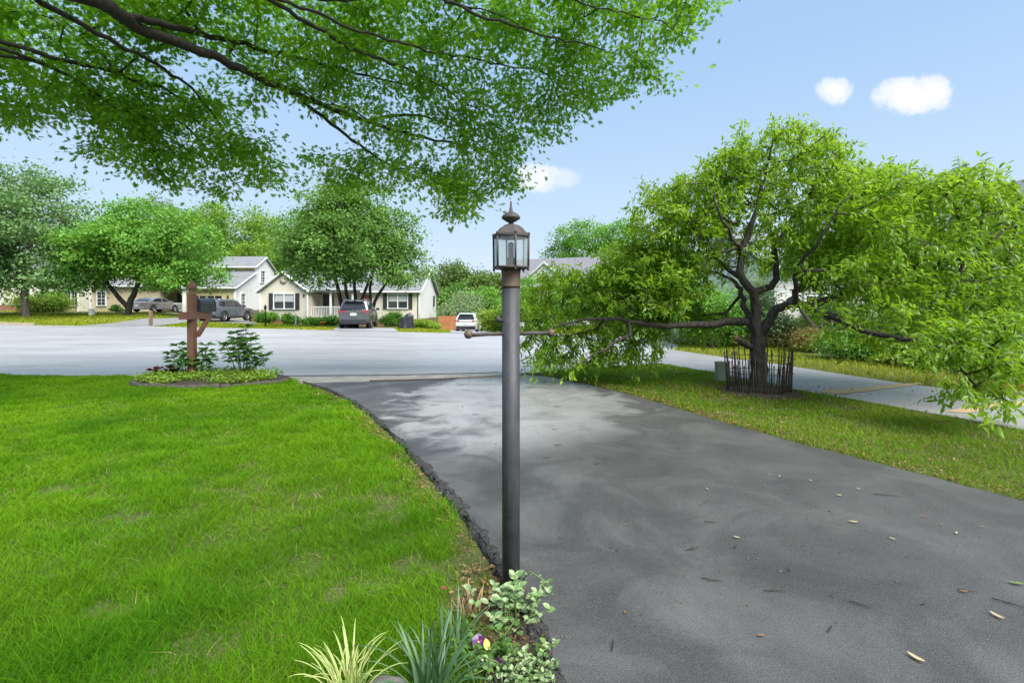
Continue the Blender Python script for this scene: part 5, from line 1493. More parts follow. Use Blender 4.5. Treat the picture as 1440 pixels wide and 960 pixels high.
# ------------------------------------------------------------------ lamp post
lx_, ly_ = 0.0, 2.15
lx_ = xat(718.5, ly_)
lamp = thing('lamp_post', 'charcoal lamp post with a bronze glass lantern and a ladder bar beside the driveway', 'lamp post', (lx_, ly_, 0))
def lz(py): return zat(py, ly_)
pr = .0395
MB().lathe([(pr, -.25), (pr, lz(404))], 28).build('post', M['post_paint'], lamp)
MB().lathe([(pr + .003, lz(404)), (pr + .0035, lz(402)), (pr + .002, lz(400)), (pr + .002, lz(384)), (pr + .004, lz(382.5)), (pr + .004, lz(381))], 28).build('collar', M['brass_worn'], lamp)
lan = MB()
lan.lathe([(.040, lz(382)), (.046, lz(380)), (.066, lz(377)), (.078, lz(376.5))], 6, ph=PI / 6 + .25, smooth=False)
z0, z1 = lz(377), lz(333); R0, R1 = .0795, .0815
ph = PI / 6 + .25
fr = MB()
def hexp(r, z, k_): return (r * math.cos(ph + k_ * PI / 3), r * math.sin(ph + k_ * PI / 3), z)
for k_ in range(6):
    fr.tube([hexp(R0, z0, k_), hexp(R1, z1, k_)], .0052, 6)
    fr.tube([hexp(R0, z0 + .002, k_), hexp(R0, z0 + .002, k_ + 1)], .006, 6)
    fr.tube([hexp(R1, z1, k_), hexp(R1, z1, k_ + 1)], .006, 6)
    fr.lathe([(.0005, z1 + .005), (.006, z1 + .007), (.006, z1 + .014), (.001, z1 + .018)], 8, (hexp(R1, 0, k_)[0], hexp(R1, 0, k_)[1], 0))
    fr.lathe([(.001, z0 - .014), (.005, z0 - .011), (.005, z0 - .003), (.001, z0)], 8, (hexp(R0, 0, k_)[0], hexp(R0, 0, k_)[1], 0))
lan.build('lantern_base', M['bronze'], lamp)
fro = fr.build('lantern_frame', M['bronze'], lamp)
for k_ in range(6):
    a, b, c, d = (Vector(hexp(R0 - .002, z0 + .007, k_)), Vector(hexp(R0 - .002, z0 + .007, k_ + 1)), Vector(hexp(R1 - .002, z1 - .006, k_ + 1)), Vector(hexp(R1 - .002, z1 - .006, k_)))
    MB().slab([a, b, c, d], .003).build('glass_pane', M['lampglass'], lamp)
cap = MB(); cap.lathe([(R1 + .006, z1 + .004), (R1 + .004, z1 + .010), (.070, lz(327)), (.052, lz(320.5)), (.034, lz(317)), (.016, lz(315.5)), (.011, lz(314.5))], 6, ph=ph, smooth=False)
cap.build('lantern_cap', M['bronze'], lamp)
fi = MB(); fi.lathe([(.012, lz(316)), (.010, lz(313.5)), (.022, lz(311.5)), (.041, lz(307.5)), (.0425, lz(306)), (.034, lz(302)), (.018, lz(299)), (.008, lz(297)), (.0065, lz(292)), (.0045, lz(291)), (.0042, lz(284)), (.001, lz(282.5))], 24)
fi.build('finial', M['bronze'], lamp)
so_ = MB(); so_.lathe([(.016, z0), (.016, lz(363)), (.014, lz(362))], 16, (.0, 0, 0)); sok = so_.build('socket', M['brass_worn'], lamp)
ca = MB(); ca.lathe([(.0125, lz(362)), (.0125, lz(342)), (.001, lz(340))], 16); ca.build('candle_tube', M['whiteplastic'], lamp)
# ladder bar through the post
ang = math.radians(-20)
barz = lz(469); br = MB()
ex = Vector((math.cos(-ang), math.sin(-ang), 0))
for s in (-1, 1):
    L_ = .185
    a = ex * (s * .03); b = ex * (s * L_)
    pts = [a + Vector((0, 0, barz)), (a + b) / 2 + Vector((0, 0, barz)), b + Vector((0, 0, barz + (-.004 if s < 0 else .0)))]
    br.tube(pts, [.0095, .0088, .0085], 10)
br.build('ladder_bar', M['bronze'], lamp)
for s in (-1, 1):
    kb = MB(); kb.lathe([(.001, -.019), (.010, -.0165), (.0165, -.010), (.019, 0), (.0165, .010), (.010, .0165), (.001, .019)], 16); e = ex * (s * .195)
    kb.build('ball_knob', M['brass_worn'], lamp, (e.x, e.y, barz))
pc = MB(); pc.tube([(-pr + .004, -.01, lz(451)), (-pr - .012, -.014, lz(449))], .009, 10); pc.tube([(-pr - .010, -.0135, lz(449.4)), (-pr - .024, -.02, lz(448))], [.012, .013], 12); pc.build('light_sensor', M['bronze'], lamp)

# ------------------------------------------------------------------ mailbox
mx, my = gp(270, 534)
mb_ = thing('mailbox', 'dark grey mailbox on a red brown wooden post in the planted bed', 'mailbox', (mx, my, 0))
pw = .108
ps = MB(); ps.box((0, 0, .71), (pw, pw, 1.60)); 
ps.build('post', M['postwood'], mb_)
pt = MB(); pt.lathe([(pw * .707, 1.512), (pw * .42, 1.56), (pw * .34, 1.575), (pw * .38, 1.595), (pw * .60, 1.625), (pw * .62, 1.665), (pw * .46, 1.71), (pw * .20, 1.755), (.001, 1.765)], 4, ph=PI / 4, smooth=False)
pt.build('finial', M['postwood'], mb_)
zar = 1.14
ar = MB(); ar.box((.0, .11, zar), (pw + .03, .72, .13)); ar.build('crossarm', M['postwood'], mb_)
bc = MB(); bc.slab([(.042, .056, .84), (.036, .30, zar - .067), (.036, .375, zar - .067), (.036, .056, .755)], .072); bc.build('brace', M['postwood'], mb_)
L0, L1, wd, hh = .10, .53, .18, .155
sec = [(-wd / 2, 0), (wd / 2, 0), (wd / 2, hh)] + [(wd / 2 * math.cos(a), hh + wd / 2 * math.sin(a)) for a in np.linspace(.25, PI - .25, 9)] + [(-wd / 2, hh)]
zb_ = zar + .067
bx_ = MB(); n = len(sec)
bx_.add([(x, L0, zb_ + z) for x, z in sec] + [(x, L1, zb_ + z) for x, z in sec], [tuple(range(n - 1, -1, -1)), tuple(range(n, 2 * n))] + [(i, (i + 1) % n, n + (i + 1) % n, n + i) for i in range(n)])
bo = bx_.build('box', M['mailbox'], mb_)
dd = MB(); s2 = [(x * 1.05, z * 1.03 - .002) for x, z in sec]
dd.add([(x, L1 - .002, zb_ + z) for x, z in s2] + [(x, L1 + .018, zb_ + z) for x, z in s2], [tuple(range(n - 1, -1, -1)), tuple(range(n, 2 * n))] + [(i, (i + 1) % n, n + (i + 1) % n, n + i) for i in range(n)])
dd.build('door', M['mailbox'], bo)
fg = MB(); fg.box((wd / 2 + .008, L1 - .12, zb_ + .10), (.008, .10, .03)); fg.build('flag', M['mailbox'], bo)
# bed: mulch mound, rim stones, creeping cover
bcx, bcy, brx, bry = BED
th = np.linspace(0, 2 * PI, 40, endpoint=False)
mv = [(bcx, bcy, .085)]; mf = []
for ri, f in enumerate((.35, .7, .95, 1.08)):
    for a in th: mv.append((bcx + brx * f * math.cos(a), bcy + bry * f * math.sin(a), (.085, .075, .05, -.02)[ri] + .02 * mnoise.noise((math.cos(a) * 3, math.sin(a) * 3, f * 5))))
for i in range(40):
    j = (i + 1) % 40; mf.append((0, 1 + i, 1 + j))
    for r_ in range(3): mf.append((1 + r_ * 40 + i, 1 + (r_ + 1) * 40 + i, 1 + (r_ + 1) * 40 + j, 1 + r_ * 40 + j))
bedm = MB().add(mv, mf, True).build('garden_bed', M['soil']); tag(bedm, kind='structure')
def rock(name, label, cat, loc, s, mat, group=None, seed=0, rz=0.0, parent=None):
    bm = bmesh.new(); bmesh.ops.create_icosphere(bm, subdivisions=3, radius=1)
    for v in bm.verts:
        p = v.co * 1.0; m_ = max(abs(p.x), abs(p.y), abs(p.z)); p = p.lerp(p / m_ * .85, .55)
        p *= 1 + .14 * mnoise.noise(v.co * 1.4 + Vector((seed * 3.1, 0, 0))) + .07 * mnoise.noise(v.co * 4 + Vector((seed, 5, 0)))
        v.co = Vector((p.x * s[0], p.y * s[1], p.z * s[2]))
    me = bpy.data.meshes.new(name); bm.to_mesh(me); bm.free(); me.polygons.foreach_set('use_smooth', [True] * len(me.polygons))
    o = link(name, me, mat, parent, loc, rz)
    if parent is None: tag(o, label, cat, group)
    return o
k_ = 0
for a in np.arange(math.radians(184), math.radians(358), math.radians(7.6)):
    x, y = bcx + brx * 1.0 * math.cos(a), bcy + bry * 1.0 * math.sin(a)
    rock('edging_stone', 'dark mossy stone in the low curved rim of the mailbox bed', 'stone', (x, y, .02), (.10 + .02 * math.sin(k_ * 7), .055, .05 + .012 * math.sin(k_ * 5)), M['edging'], 'stones edging the mailbox bed', k_, math.atan2(bry * math.cos(a), -brx * math.sin(a)))
    k_ += 1
# creeping cover
n = 5200; r_ = np.sqrt(rng.uniform(0, 1, n)); a = rng.uniform(0, 2 * PI, n)
q = np.stack([bcx + brx * .97 * r_ * np.cos(a), bcy + bry * .97 * r_ * np.sin(a)], 1)
kp = vnoise(q[:, 0], q[:, 1], 3, 91) > .33; q = q[kp]; n = len(q)
pos = np.column_stack([q, .06 + .10 * rng.uniform(0, 1, n) ** 1.5])
me = scatter('ground_cover', *OVAL_LEAF, pos, np.column_stack([rng.normal(size=(n, 2)), rng.uniform(0, .9, n)]), np.tile([0, 0, 1.0], (n, 1)) + rng.normal(0, .5, (n, 3)), rng.uniform(.03, .07, n), np.clip(rng.normal(.5, .25, n), 0, 1))
tag(link('ground_cover', me, GREENS['lime']), kind='stuff')

def leafy(name, label, cat, loc, stems, leafsize, mat, template=PEACH_LEAF, per=5, whorls=5, spread=.5, width=1.0, group=None):
    """upright plant: stems carrying compound leaves"""
    t = thing(name, label, cat, loc, 0, group); mb = MB(); P = []; A = []; Nn = []; Sz = []
    for (bx0, by0, tx_, ty_, hz) in stems:
        p0 = np.array([bx0, by0, -.02]); p1 = np.array([tx_, ty_, hz]); pm = (p0 + p1) / 2 + np.array([bx0 - tx_, by0 - ty_, 0]) * .12
        mb.tube([p0, pm, p1], [.009, .007, .004], 5)
        for w_ in range(whorls):
            f = .35 + .65 * (w_ + 1) / whorls
            c = p0 * (1 - f) ** 2 + 2 * pm * f * (1 - f) + p1 * f * f
            for b_ in range(3 if w_ < whorls - 1 else 4):
                az = b_ * 2.2 + w_ * 1.3 + rng.uniform(-.4, .4)
                d = np.array([math.cos(az), math.sin(az), .35 if w_ < whorls - 1 else .8]); d /= np.linalg.norm(d)
                e = c + d * leafsize * spread * rng.uniform(.8, 1.4)
                mb.tube([c, e], [.003, .002], 3)
                for l_ in range(per):
                    sd = (l_ - (per - 1) / 2) / per * 2.0
                    s_ = np.cross(d, [0, 0, 1]); s_ /= np.linalg.norm(s_) + 1e-6
                    P.append(e - d * .02); A.append(d * math.cos(sd) + s_ * math.sin(sd) + np.array([0, 0, -.12])); Nn.append([0, 0, 1]); Sz.append(leafsize * rng.uniform(.7, 1.15))
    mb.build('stem', M['stemgreen'], t)
    n = len(P); tv, tf = template; tv = [(x * width, y, z) for x, y, z in tv]
    me = scatter('foliage', tv, tf, np.array(P), np.array(A) + rng.normal(0, .15, (n, 3)), np.array(Nn, float) + rng.normal(0, .3, (n, 3)), np.array(Sz), np.clip(rng.normal(.5, .2, n), 0, 1), True)
    link('foliage', me, mat, t); return t
M['stemgreen'] = mat_plain('green_stem', (.10, .15, .035), .6, .2)
M['peony'] = mat_leaf('peony_leaf', (.045, .15, .03), (.09, .24, .05), (.18, .34, .07), .4, .5, 2)
px_, py_ = xat(340, 8.75), 8.75
leafy('peony_plant', 'taller bushy peony at the right end of the mailbox bed', 'plant', (px_, py_, .07),
      [(-.05, 0, -.10, .05, .72), (0, .05, .02, .1, .82), (.05, 0, .16, .0, .60), (.1, .02, .28, -.05, .42), (-.08, -.03, -.25, -.05, .50), (.02, -.06, .05, -.2, .55), (.08, .05, .34, .1, .30), (-.05, .06, -.2, .2, .6)], .15, M['peony'], per=5, whorls=5, width=1.15)
leafy('peony_plant', 'shorter peony growing round the mailbox post', 'plant', (mx - .12, my + .05, .07),
      [(0, 0, -.18, .05, .50), (-.05, 0, -.28, 0, .36), (.0, -.12, .06, -.2, .36), (.2, .0, .34, .0, .42), (.22, -.03, .45, -.05, .30), (-.02, .05, -.05, .12, .42), (.18, .06, .30, .1, .5)], .14, M['peony'], per=5, whorls=4, width=1.1)
M['heuchera'] = mat_leaf('dark_red_leaf', (.05, .012, .014), (.12, .03, .03), (.18, .06, .05), .2, .5, 3)
leafy('coral_bells', 'small dark red leaved plant at the left end of the mailbox bed', 'plant', (xat(232, 8.6), 8.6, .06), [(0, 0, -.12, 0, .12), (.03, 0, .10, 0, .13), (0, .03, .02, .1, .14), (0, 0, .2, -.05, .10), (.0, 0, -.2, -.04, .09)], .07, M['heuchera'], OVAL_LEAF, 5, 3, .6, 1.6)

# ------------------------------------------------------------------ wrought iron ring and box at the peach tree
fx, fy = TREE_BASE
fen = thing('garden_fence', 'low rusty iron picket ring leaning round the peach trunk', 'fence', (fx, fy, 0))
nseg = 7; Rr = .435
for s_ in range(nseg):
    a0 = 2 * PI * s_ / nseg + .35; a1 = 2 * PI * (s_ + 1) / nseg + .35
    p0 = Vector((Rr * math.cos(a0), Rr * math.sin(a0), 0)); p1 = Vector((Rr * math.cos(a1), Rr * math.sin(a1), 0))
    tilt = Vector((p0.x + p1.x, p0.y + p1.y, 0)).normalized() * (.09 + .10 * math.sin(s_ * 3.1))
    pm = MB()
    for z in (.10, .32, .53): pm.tube([p0 + Vector((0, 0, z)) + tilt * z, p1 + Vector((0, 0, z)) + tilt * z], .0055, 5)
    for i in range(8):
        f = i / 8 + .02
        q = p0.lerp(p1, f); hgt = (.60 if i % 2 == 0 else .40) + rng.normal(0, .012)
        jit = Vector((rng.normal(0, .014), rng.normal(0, .014), 0))
        pm.tube([q + Vector((0, 0, -.05)), q + tilt * hgt + Vector((0, 0, hgt)) + jit], 0.0075 if i else .010, 5)
        tp = q + tilt * hgt + Vector((0, 0, hgt)) + jit
        pm.tube([tp, tp + Vector((0, 0, .018)), tp + Vector((0, 0, .05))], [.006, .011, .001], 6)
    pm.build('fence_panel', M['fence_iron'], fen)
mound = MB(); vs = [(fx, fy, .10)]; fs = []
for ri, (f, z) in enumerate(((.20, .09), (.36, .065), (.50, .025), (.62, -.02))):
    for i in range(32):
        a = 2 * PI * i / 32; rr = f * (1 + .22 * mnoise.noise((math.cos(a) * 2, math.sin(a) * 2, ri)))
        vs.append((fx + rr * math.cos(a), fy + rr * math.sin(a), z + .02 * mnoise.noise((math.cos(a) * 5, math.sin(a) * 5, ri + 3))))
for i in range(32):
    j = (i + 1) % 32; fs.append((0, 1 + i, 1 + j))
    for r_ in range(3): fs.append((1 + r_ * 32 + i, 1 + (r_ + 1) * 32 + i, 1 + (r_ + 1) * 32 + j, 1 + r_ * 32 + j))
tag(mound.add(vs, fs, True).build('soil_mound', M['soil']), kind='structure')
ux, uy = gp(1014, 536)
ub = thing('utility_box', 'pale green utility pedestal on the grass left of the peach trunk', 'utility box', (ux, uy, 0), .12)
u1 = MB(); u1.box((0, 0, .14), (.165, .12, .34)); u1.box((.0, -.0, .02), (.18, .14, .06)); u1.build('body', M['utility'], ub)
u2 = MB(); u2.add([(-.092, -.07, .31), (.092, -.07, .31), (.092, .07, .31), (-.092, .07, .31), (-.08, -.058, .345), (.08, -.058, .345), (.08, .058, .345), (-.08, .058, .345)], [(3, 2, 1, 0), (4, 5, 6, 7), (0, 1, 5, 4), (1, 2, 6, 5), (2, 3, 7, 6), (3, 0, 4, 7)]); u2.build('lid', M['utility'], ub)

# ------------------------------------------------------------------ small things across the road
def post_thing(name, label, cat, px, d, parts, dz=0.0):
    b = base(px, d, dz); t = thing(name, label, cat, b)
    for nm, mb, mt in parts: mb.build(nm, M[mt], t)
    return t
post_thing('mailbox_post', 'plain brown wooden post at the edge of the far driveway', 'post', 212, 30.6, [('post', MB().box((0, 0, .44), (.15, .15, .96)), 'brownfence'), ('cap', MB().lathe([(.12, .92), (.09, .96), (.001, 1.02)], 4, ph=PI / 4, smooth=False), 'brownfence')])
lp = MB().lathe([(.05, -.2), (.045, 1.05), (.03, 1.12)], 12)
ll = MB().lathe([(.03, 1.10), (.085, 1.16), (.10, 1.36), (.03, 1.44), (.012, 1.52), (.001, 1.54)], 6, smooth=False)
post_thing('yard_lamp', 'small black lamp post on the far lawn left of the ranch house', 'lamp post', 373, 32.5, [('post', lp, 'darkmetal'), ('lantern', ll, 'darkmetal')])
post_thing('marker_post', 'thin white marker post in front of the shuttered gable', 'post', 416, 35, [('post', MB().box((0, 0, .38), (.09, .06, .86)), 'white'), ('cap', MB().box((0, 0, .83), (.11, .08, .05)), 'white')])
post_thing('utility_pedestal', 'small white utility pedestal on the far lawn before the tan house', 'utility box', 129, 39, [('body', MB().box((0, 0, .2), (.30, .25, .5)), 'whiteplastic'), ('lid', MB().lathe([(.24, .45), (.20, .52), (.001, .54)], 4, ph=PI / 4, smooth=False), 'whiteplastic')])
post_thing('flower_pot', 'small orange pot among the shrubs below the porch', 'pot', 454, 38.6, [('pot', MB().lathe([(.12, 0), (.19, .34), (.21, .34), (.21, .42), (.17, .42), (.15, .36)], 14), 'orange')])
post_thing('trash_bin', 'dark bin beside the brown fence piece by the ranch house', 'bin', 366, 40, [('body', MB().lathe([(.20, 0), (.25, .78)], 12), 'darkmetal'), ('lid', MB().lathe([(.27, .78), (.27, .83), (.12, .92), (.001, .93)], 12), 'darkmetal')])
fm = MB()
for i in range(6): fm.box((-.55 + i * .21, 0, .52 + .05 * math.sin(i * 2)), (.19, .03, 1.15))
fm2 = MB().box((0, .04, .3), (1.3, .05, .09)).box((0, .04, .85), (1.3, .05, .09))
post_thing('picket_fence', 'short brown board fence left of the ranch gable', 'fence', 361, 41, [('board', fm, 'brownfence'), ('rail', fm2, 'brownfence')])
b0, b1 = base(616.5, 41.5), base(646, 41.5)
cf = thing('cedar_fence', 'orange cedar board fence between the ranch house and white car', 'fence', b0)
fm = MB(); L_ = b1[0] - b0[0]
for i in range(int(L_ / .15)): fm.box((i * .15 + .07, 0, .40 + .01 * math.sin(i * 5)), (.138, .025, 1.5))
fm.build('board', M['woodfence'], cf)
MB().box((L_ / 2, .05, .8), (L_, .05, .09)).box((L_ / 2, .05, .1), (L_, .05, .09)).build('rail', M['woodfence'], cf)
# covered grill: a pleated black cover with one high corner
gb = base(571, 30.0, .05)
gt = thing('covered_grill', 'black plastic cover draped over a grill beside the grey SUV', 'grill cover', gb)
vs = []; fs = []; nA, nB = 40, 14
for j in range(nB):
    f = j / (nB - 1)
    for i in range(nA):
        a = 2 * PI * i / nA
        top = .78 + .36 * max(0, math.cos(a)) ** 1.5 if True else 0
        z = f * 1.02
        sx = .47 - .10 * f - (.25 * max(0, f - .75) / .25); sy = .36 - .10 * f - (.12 * max(0, f - .75) / .25)
        fold = 1 + .10 * math.sin(a * 7 + f * 4) * (1 - f * .6) + .12 * mnoise.noise((math.cos(a) * 2.2, math.sin(a) * 2.2, f * 3))
        x = sx * math.cos(a) * fold + .14 * f * f; y = sy * math.sin(a) * fold
        zz = z * (.74 + .34 * (x + .35)) 
        vs.append((x, y, max(0, zz) + .02))
for j in range(nB - 1):
    for i in range(nA): fs.append((j * nA + i, j * nA + (i + 1) % nA, (j + 1) * nA + (i + 1) % nA, (j + 1) * nA + i))
fs.append(tuple((nB - 1) * nA + i for i in range(nA)))
MB().add(vs, fs, False).build('cover', M['tarp'], gt)
wm = MB()
for s in (-.3, .3): wm.lathe([(.001, -.03), (.09, -.03), (.09, .03), (.001, .03)], 12, (s, -.1, .05), 'Y')
wm.build('wheel', M['tyre'], gt)
# dark lamp post and stone border at the right edge
post_thing('driveway_post', 'dark metal post at the right edge beyond the hanging peach branch', 'post', 1438, 8.6, [('post', MB().lathe([(.055, -.2), (.05, 1.1)], 14), 'post_paint'), ('cap', MB().lathe([(.065, 1.1), (.07, 1.13), (.03, 1.2), (.001, 1.22)], 14), 'post_paint')])
for i, (px, d, s) in enumerate(((1396, 8.6, .20), (1416, 8.4, .24), (1440, 8.3, .22), (1406, 8.9, .2), (1430, 8.8, .24), (1456, 8.6, .24))):
    x = xat(px, d); rock('border_stone', ('flat pale stone of the low border behind the hanging peach branch'), 'stone', (x, d, .05 if i < 3 else .16), (s, .14, .06), M['stone'], 'border stones beside the old driveway', 20 + i, .2 * i)
n = 260; q = np.stack([rng.uniform(7.9, 9.9, n), rng.uniform(6.9, 8.2, n)], 1)
me = scatter('mulch_chips', *OVAL_LEAF, np.column_stack([q, rng.uniform(.01, .04, n)]), rdir(n) * np.array([1, 1, .3]), np.tile([0, 0, 1.0], (n, 1)) + rng.normal(0, .4, (n, 3)), rng.uniform(.05, .11, n), rng.uniform(0, 1, n))
tag(link('mulch_chips', me, mat_leaf('orange_mulch_chips', (.10, .04, .015), (.22, .09, .03), (.38, .15, .05), .05, .9, 3, .2)), kind='stuff')
# ------------------------------------------------------------------ flower bed at the foot of the lamp post
def strap(name, label, loc, n, Lr, wr, mat, arch=.9, seed=0, cat='plant', up=(.5, 1.25), stripe=True):
    """clump of arching strap leaves"""
    r = np.random.default_rng(seed); t = thing(name, label, cat, loc)
    V = []; Fc = []; tint = []
    for i in range(n):
        az = r.uniform(0, 2 * PI); el = r.uniform(*up); L = r.uniform(*Lr); wd = r.uniform(*wr); b = r.normal(0, .018, 2)
        d = np.array([math.cos(az) * math.cos(el), math.sin(az) * math.cos(el), math.sin(el)]); sdv = np.array([-math.sin(az), math.cos(az), 0]); p = np.array([b[0], b[1], -.01]); k0 = len(V); tn = np.clip(r.normal(.5, .2), 0, 1)
        K = 9; g = arch * r.uniform(.7, 1.3)
        for j in range(K):
            f = j / (K - 1); ww = wd * (.55 + .45 * math.sin(PI * min(1, f * 1.6 + .25))) * (1 - f ** 3) ** .8 + .0006
            nrm = np.cross(sdv, d)
            V += [p - sdv * ww + nrm * ww * .5, p, p + sdv * ww + nrm * ww * .5]
            tint += [1.0 if stripe else tn * .8, 0.0 if stripe else tn, 1.0 if stripe else tn * .8]
            p = p + d * L / (K - 1); d = d + np.array([0, 0, -g * (.2 + f) * .24]); d /= np.linalg.norm(d)
        for j in range(K - 1):
            a = k0 + 3 * j; Fc += [(a, a + 1, a + 4, a + 3), (a + 1, a + 2, a + 5, a + 4)]
    me = np_mesh('foliage', np.array(V), [np.array(Fc)], np.array(tint), True); link('foliage', me, mat, t)
    cr_ = MB(); cr_.lathe([(.03, -.03), (.028, .015), (.012, .03)], 10); cr_.build('root_crown', M['stemgreen'], t)
    return t
k = NT('variegated_strap_leaf'); at = k.n('ShaderNodeAttribute'); at.attribute_name = 'tint'
col = k.ramp(at.outputs['Fac'], [(.0, (.17, .27, .045)), (.50, (.21, .32, .06)), (.68, (.58, .58, .20)), (1.0, (.66, .63, .30))])
k.pbr(col, .45, None); M['varieg'] = k.m
M['daylily'] = mat_leaf('bluish_strap_leaf', (.030, .085, .028), (.065, .150, .060), (.13, .23, .11), .25, .42, 2, .5)
def fgp(px, py): x, y = gp(px, py); return x, y
x, y = gp(490, 985); strap('variegated_lilyturf', 'yellow striped grassy clump left of the blue green strap leaves', (x, y, .01), 64, (.14, .25), (.0035, .0062), M['varieg'], 1.2, 3, 'plant', (.65, 1.45))
x, y = gp(607, 985); strap('daylily_plant', 'blue green clump of long strap leaves by the flower bed', (x, y, .0), 56, (.17, .33), (.0065, .0105), M['daylily'], 1.25, 5, 'plant', (.55, 1.45), False)
x, y = gp(640, 925); strap('daylily_plant', 'thinner green strap clump behind the pansies', (x, y, .0), 22, (.16, .27), (.004, .007), M['daylily'], 1.2, 6, 'plant', (.6, 1.4), False)
# bed soil
sheet('flower_bed', rag([gp(662, 838), gp(700, 828), gp(740, 842), gp(762, 890), gp(785, 955), (.26, 1.2), (-.55, 1.2), gp(520, 955), gp(580, 925), gp(625, 870)], .05, .03, 5, 7), .016, M['soil'], .3)
n = 900; q = np.stack([rng.uniform(-.42, .16, n), rng.uniform(1.55, 2.35, n)], 1); q = q[inside([gp(640, 800), gp(705, 800), gp(745, 842), gp(785, 955), gp(520, 955), gp(625, 870)], q[:, 0], q[:, 1])]; n = len(q)
me = scatter('bed_litter', *OVAL_LEAF, np.column_stack([q, rng.uniform(.02, .032, n)]), rdir(n) * np.array([1, 1, .3]), np.tile([0, 0, 1.0], (n, 1)) + rng.normal(0, .4, (n, 3)), rng.uniform(.008, .024, n), np.clip(rng.normal(.35, .25, n), 0, 1))
tag(link('bed_litter', me, M['litter']), kind='stuff')
# variegated vine at the foot of the post
k = NT('variegated_vine_leaf'); at = k.n('ShaderNodeAttribute'); at.attribute_name = 'tint'
nzv = k.noise(k.pos(), 60, 3)
c1 = k.ramp(at.outputs['Fac'], [(0, (.07, .16, .035)), (.5, (.13, .23, .07)), (1, (.26, .34, .15))])
cv_ = k.mix(k.ramp(nzv, [(.50, 0.0), (.60, .6)]), c1, (.36, .40, .22))
k.pbr(cv_, .5); M['vine'] = k.m
def vine(label, stems, nleaf, sz, seed, mat='vine', name='variegated_vine'):
    r = np.random.default_rng(seed); t = thing(name, label, 'vine', tuple(stems[0][0])); o = np.array(stems[0][0]); mb = MB(); P = []; A = []
    for pl in stems:
        pts = [np.array(q) - o for q in pl]; mb.tube(pts, [.0035] * (len(pts) - 1) + [.0015], 5)
        for j in range(nleaf):
            f = (j + .6) / nleaf * (len(pts) - 1); i = min(int(f), len(pts) - 2); c = pts[i] + (pts[i + 1] - pts[i]) * (f - i)
            az = j * 2.4 + r.uniform(-.5, .5); P.append(c + r.normal(0, .004, 3)); A.append([math.cos(az), math.sin(az) - .25, .25 + r.uniform(-.3, .4)])
    mb.build('stem', M['stemgreen'], t); n = len(P); tv, tf = OVAL_LEAF
    tv = [(x_ * 1.2, y_, z_) for x_, y_, z_ in tv]
    me = scatter('foliage', tv, tf, np.array(P), np.array(A), np.tile([0, -.35, 1.0], (n, 1)) + r.normal(0, .35, (n, 3)), r.uniform(.75, 1.25, n) * sz, np.clip(r.normal(.5, .3, n), 0, 1), True)
    link('foliage', me, M[mat], t); return t
def fp(px, py, d): return tuple(wp(px, py, d))
vs_ = []
for i in range(24):
    a = rng.uniform(0, 2 * PI); b = np.array([*gp(714, 880), .0]) + np.array([rng.normal(0, .06), rng.normal(0, .05), 0])
    tp = b + np.array([rng.normal(-.01, .07), rng.normal(0, .06), rng.uniform(.05, .16)]); vs_.append([b, (b + tp) / 2 + np.array([0, 0, .03]), tp])
vine('large leaved pale variegated vine at the foot of the lamp post', vs_, 10, .032, 4)
vs_ = []
for i in range(30):
    b = np.array([*gp(728, 985), .0]) + np.array([rng.normal(0, .05), rng.normal(.02, .06), 0]); tp = b + np.array([rng.normal(.03, .07), rng.normal(0, .05), rng.uniform(.05, .13)]); vs_.append([b, (b + tp) / 2 + np.array([0, 0, .03]), tp])
vine('small leaved white and green bush in the bottom corner of the bed beside the asphalt', vs_, 13, .017, 9, name='variegated_shrub')
b = np.array([*gp(733, 840), .07])
vine('thin white flowered shoot arching from the vine over the driveway', [[b, b + np.array([.04, -.01, .05]), b + np.array([.10, -.03, .02]), b + np.array([.15, -.05, -.03])]], 7, .016, 12, name='trailing_shoot')
vs_ = []
for i in range(22):
    b = np.array([*gp(690, 940), .0]) + np.array([rng.normal(0, .07), rng.normal(0, .06), 0]); tp = b + np.array([rng.normal(0, .05), rng.normal(0, .05), rng.uniform(.04, .13)]); vs_.append([b, (b + tp) / 2 + np.array([0, 0, .02]), tp])
M['greenleaf'] = mat_leaf('pansy_leaf', (.03, .09, .015), (.06, .16, .02), (.13, .25, .04), .25, .5, 4)
vine('low dark green leafy clump between the strap leaves and the vine', vs_, 10, .022, 15, 'greenleaf', 'pansy_foliage')
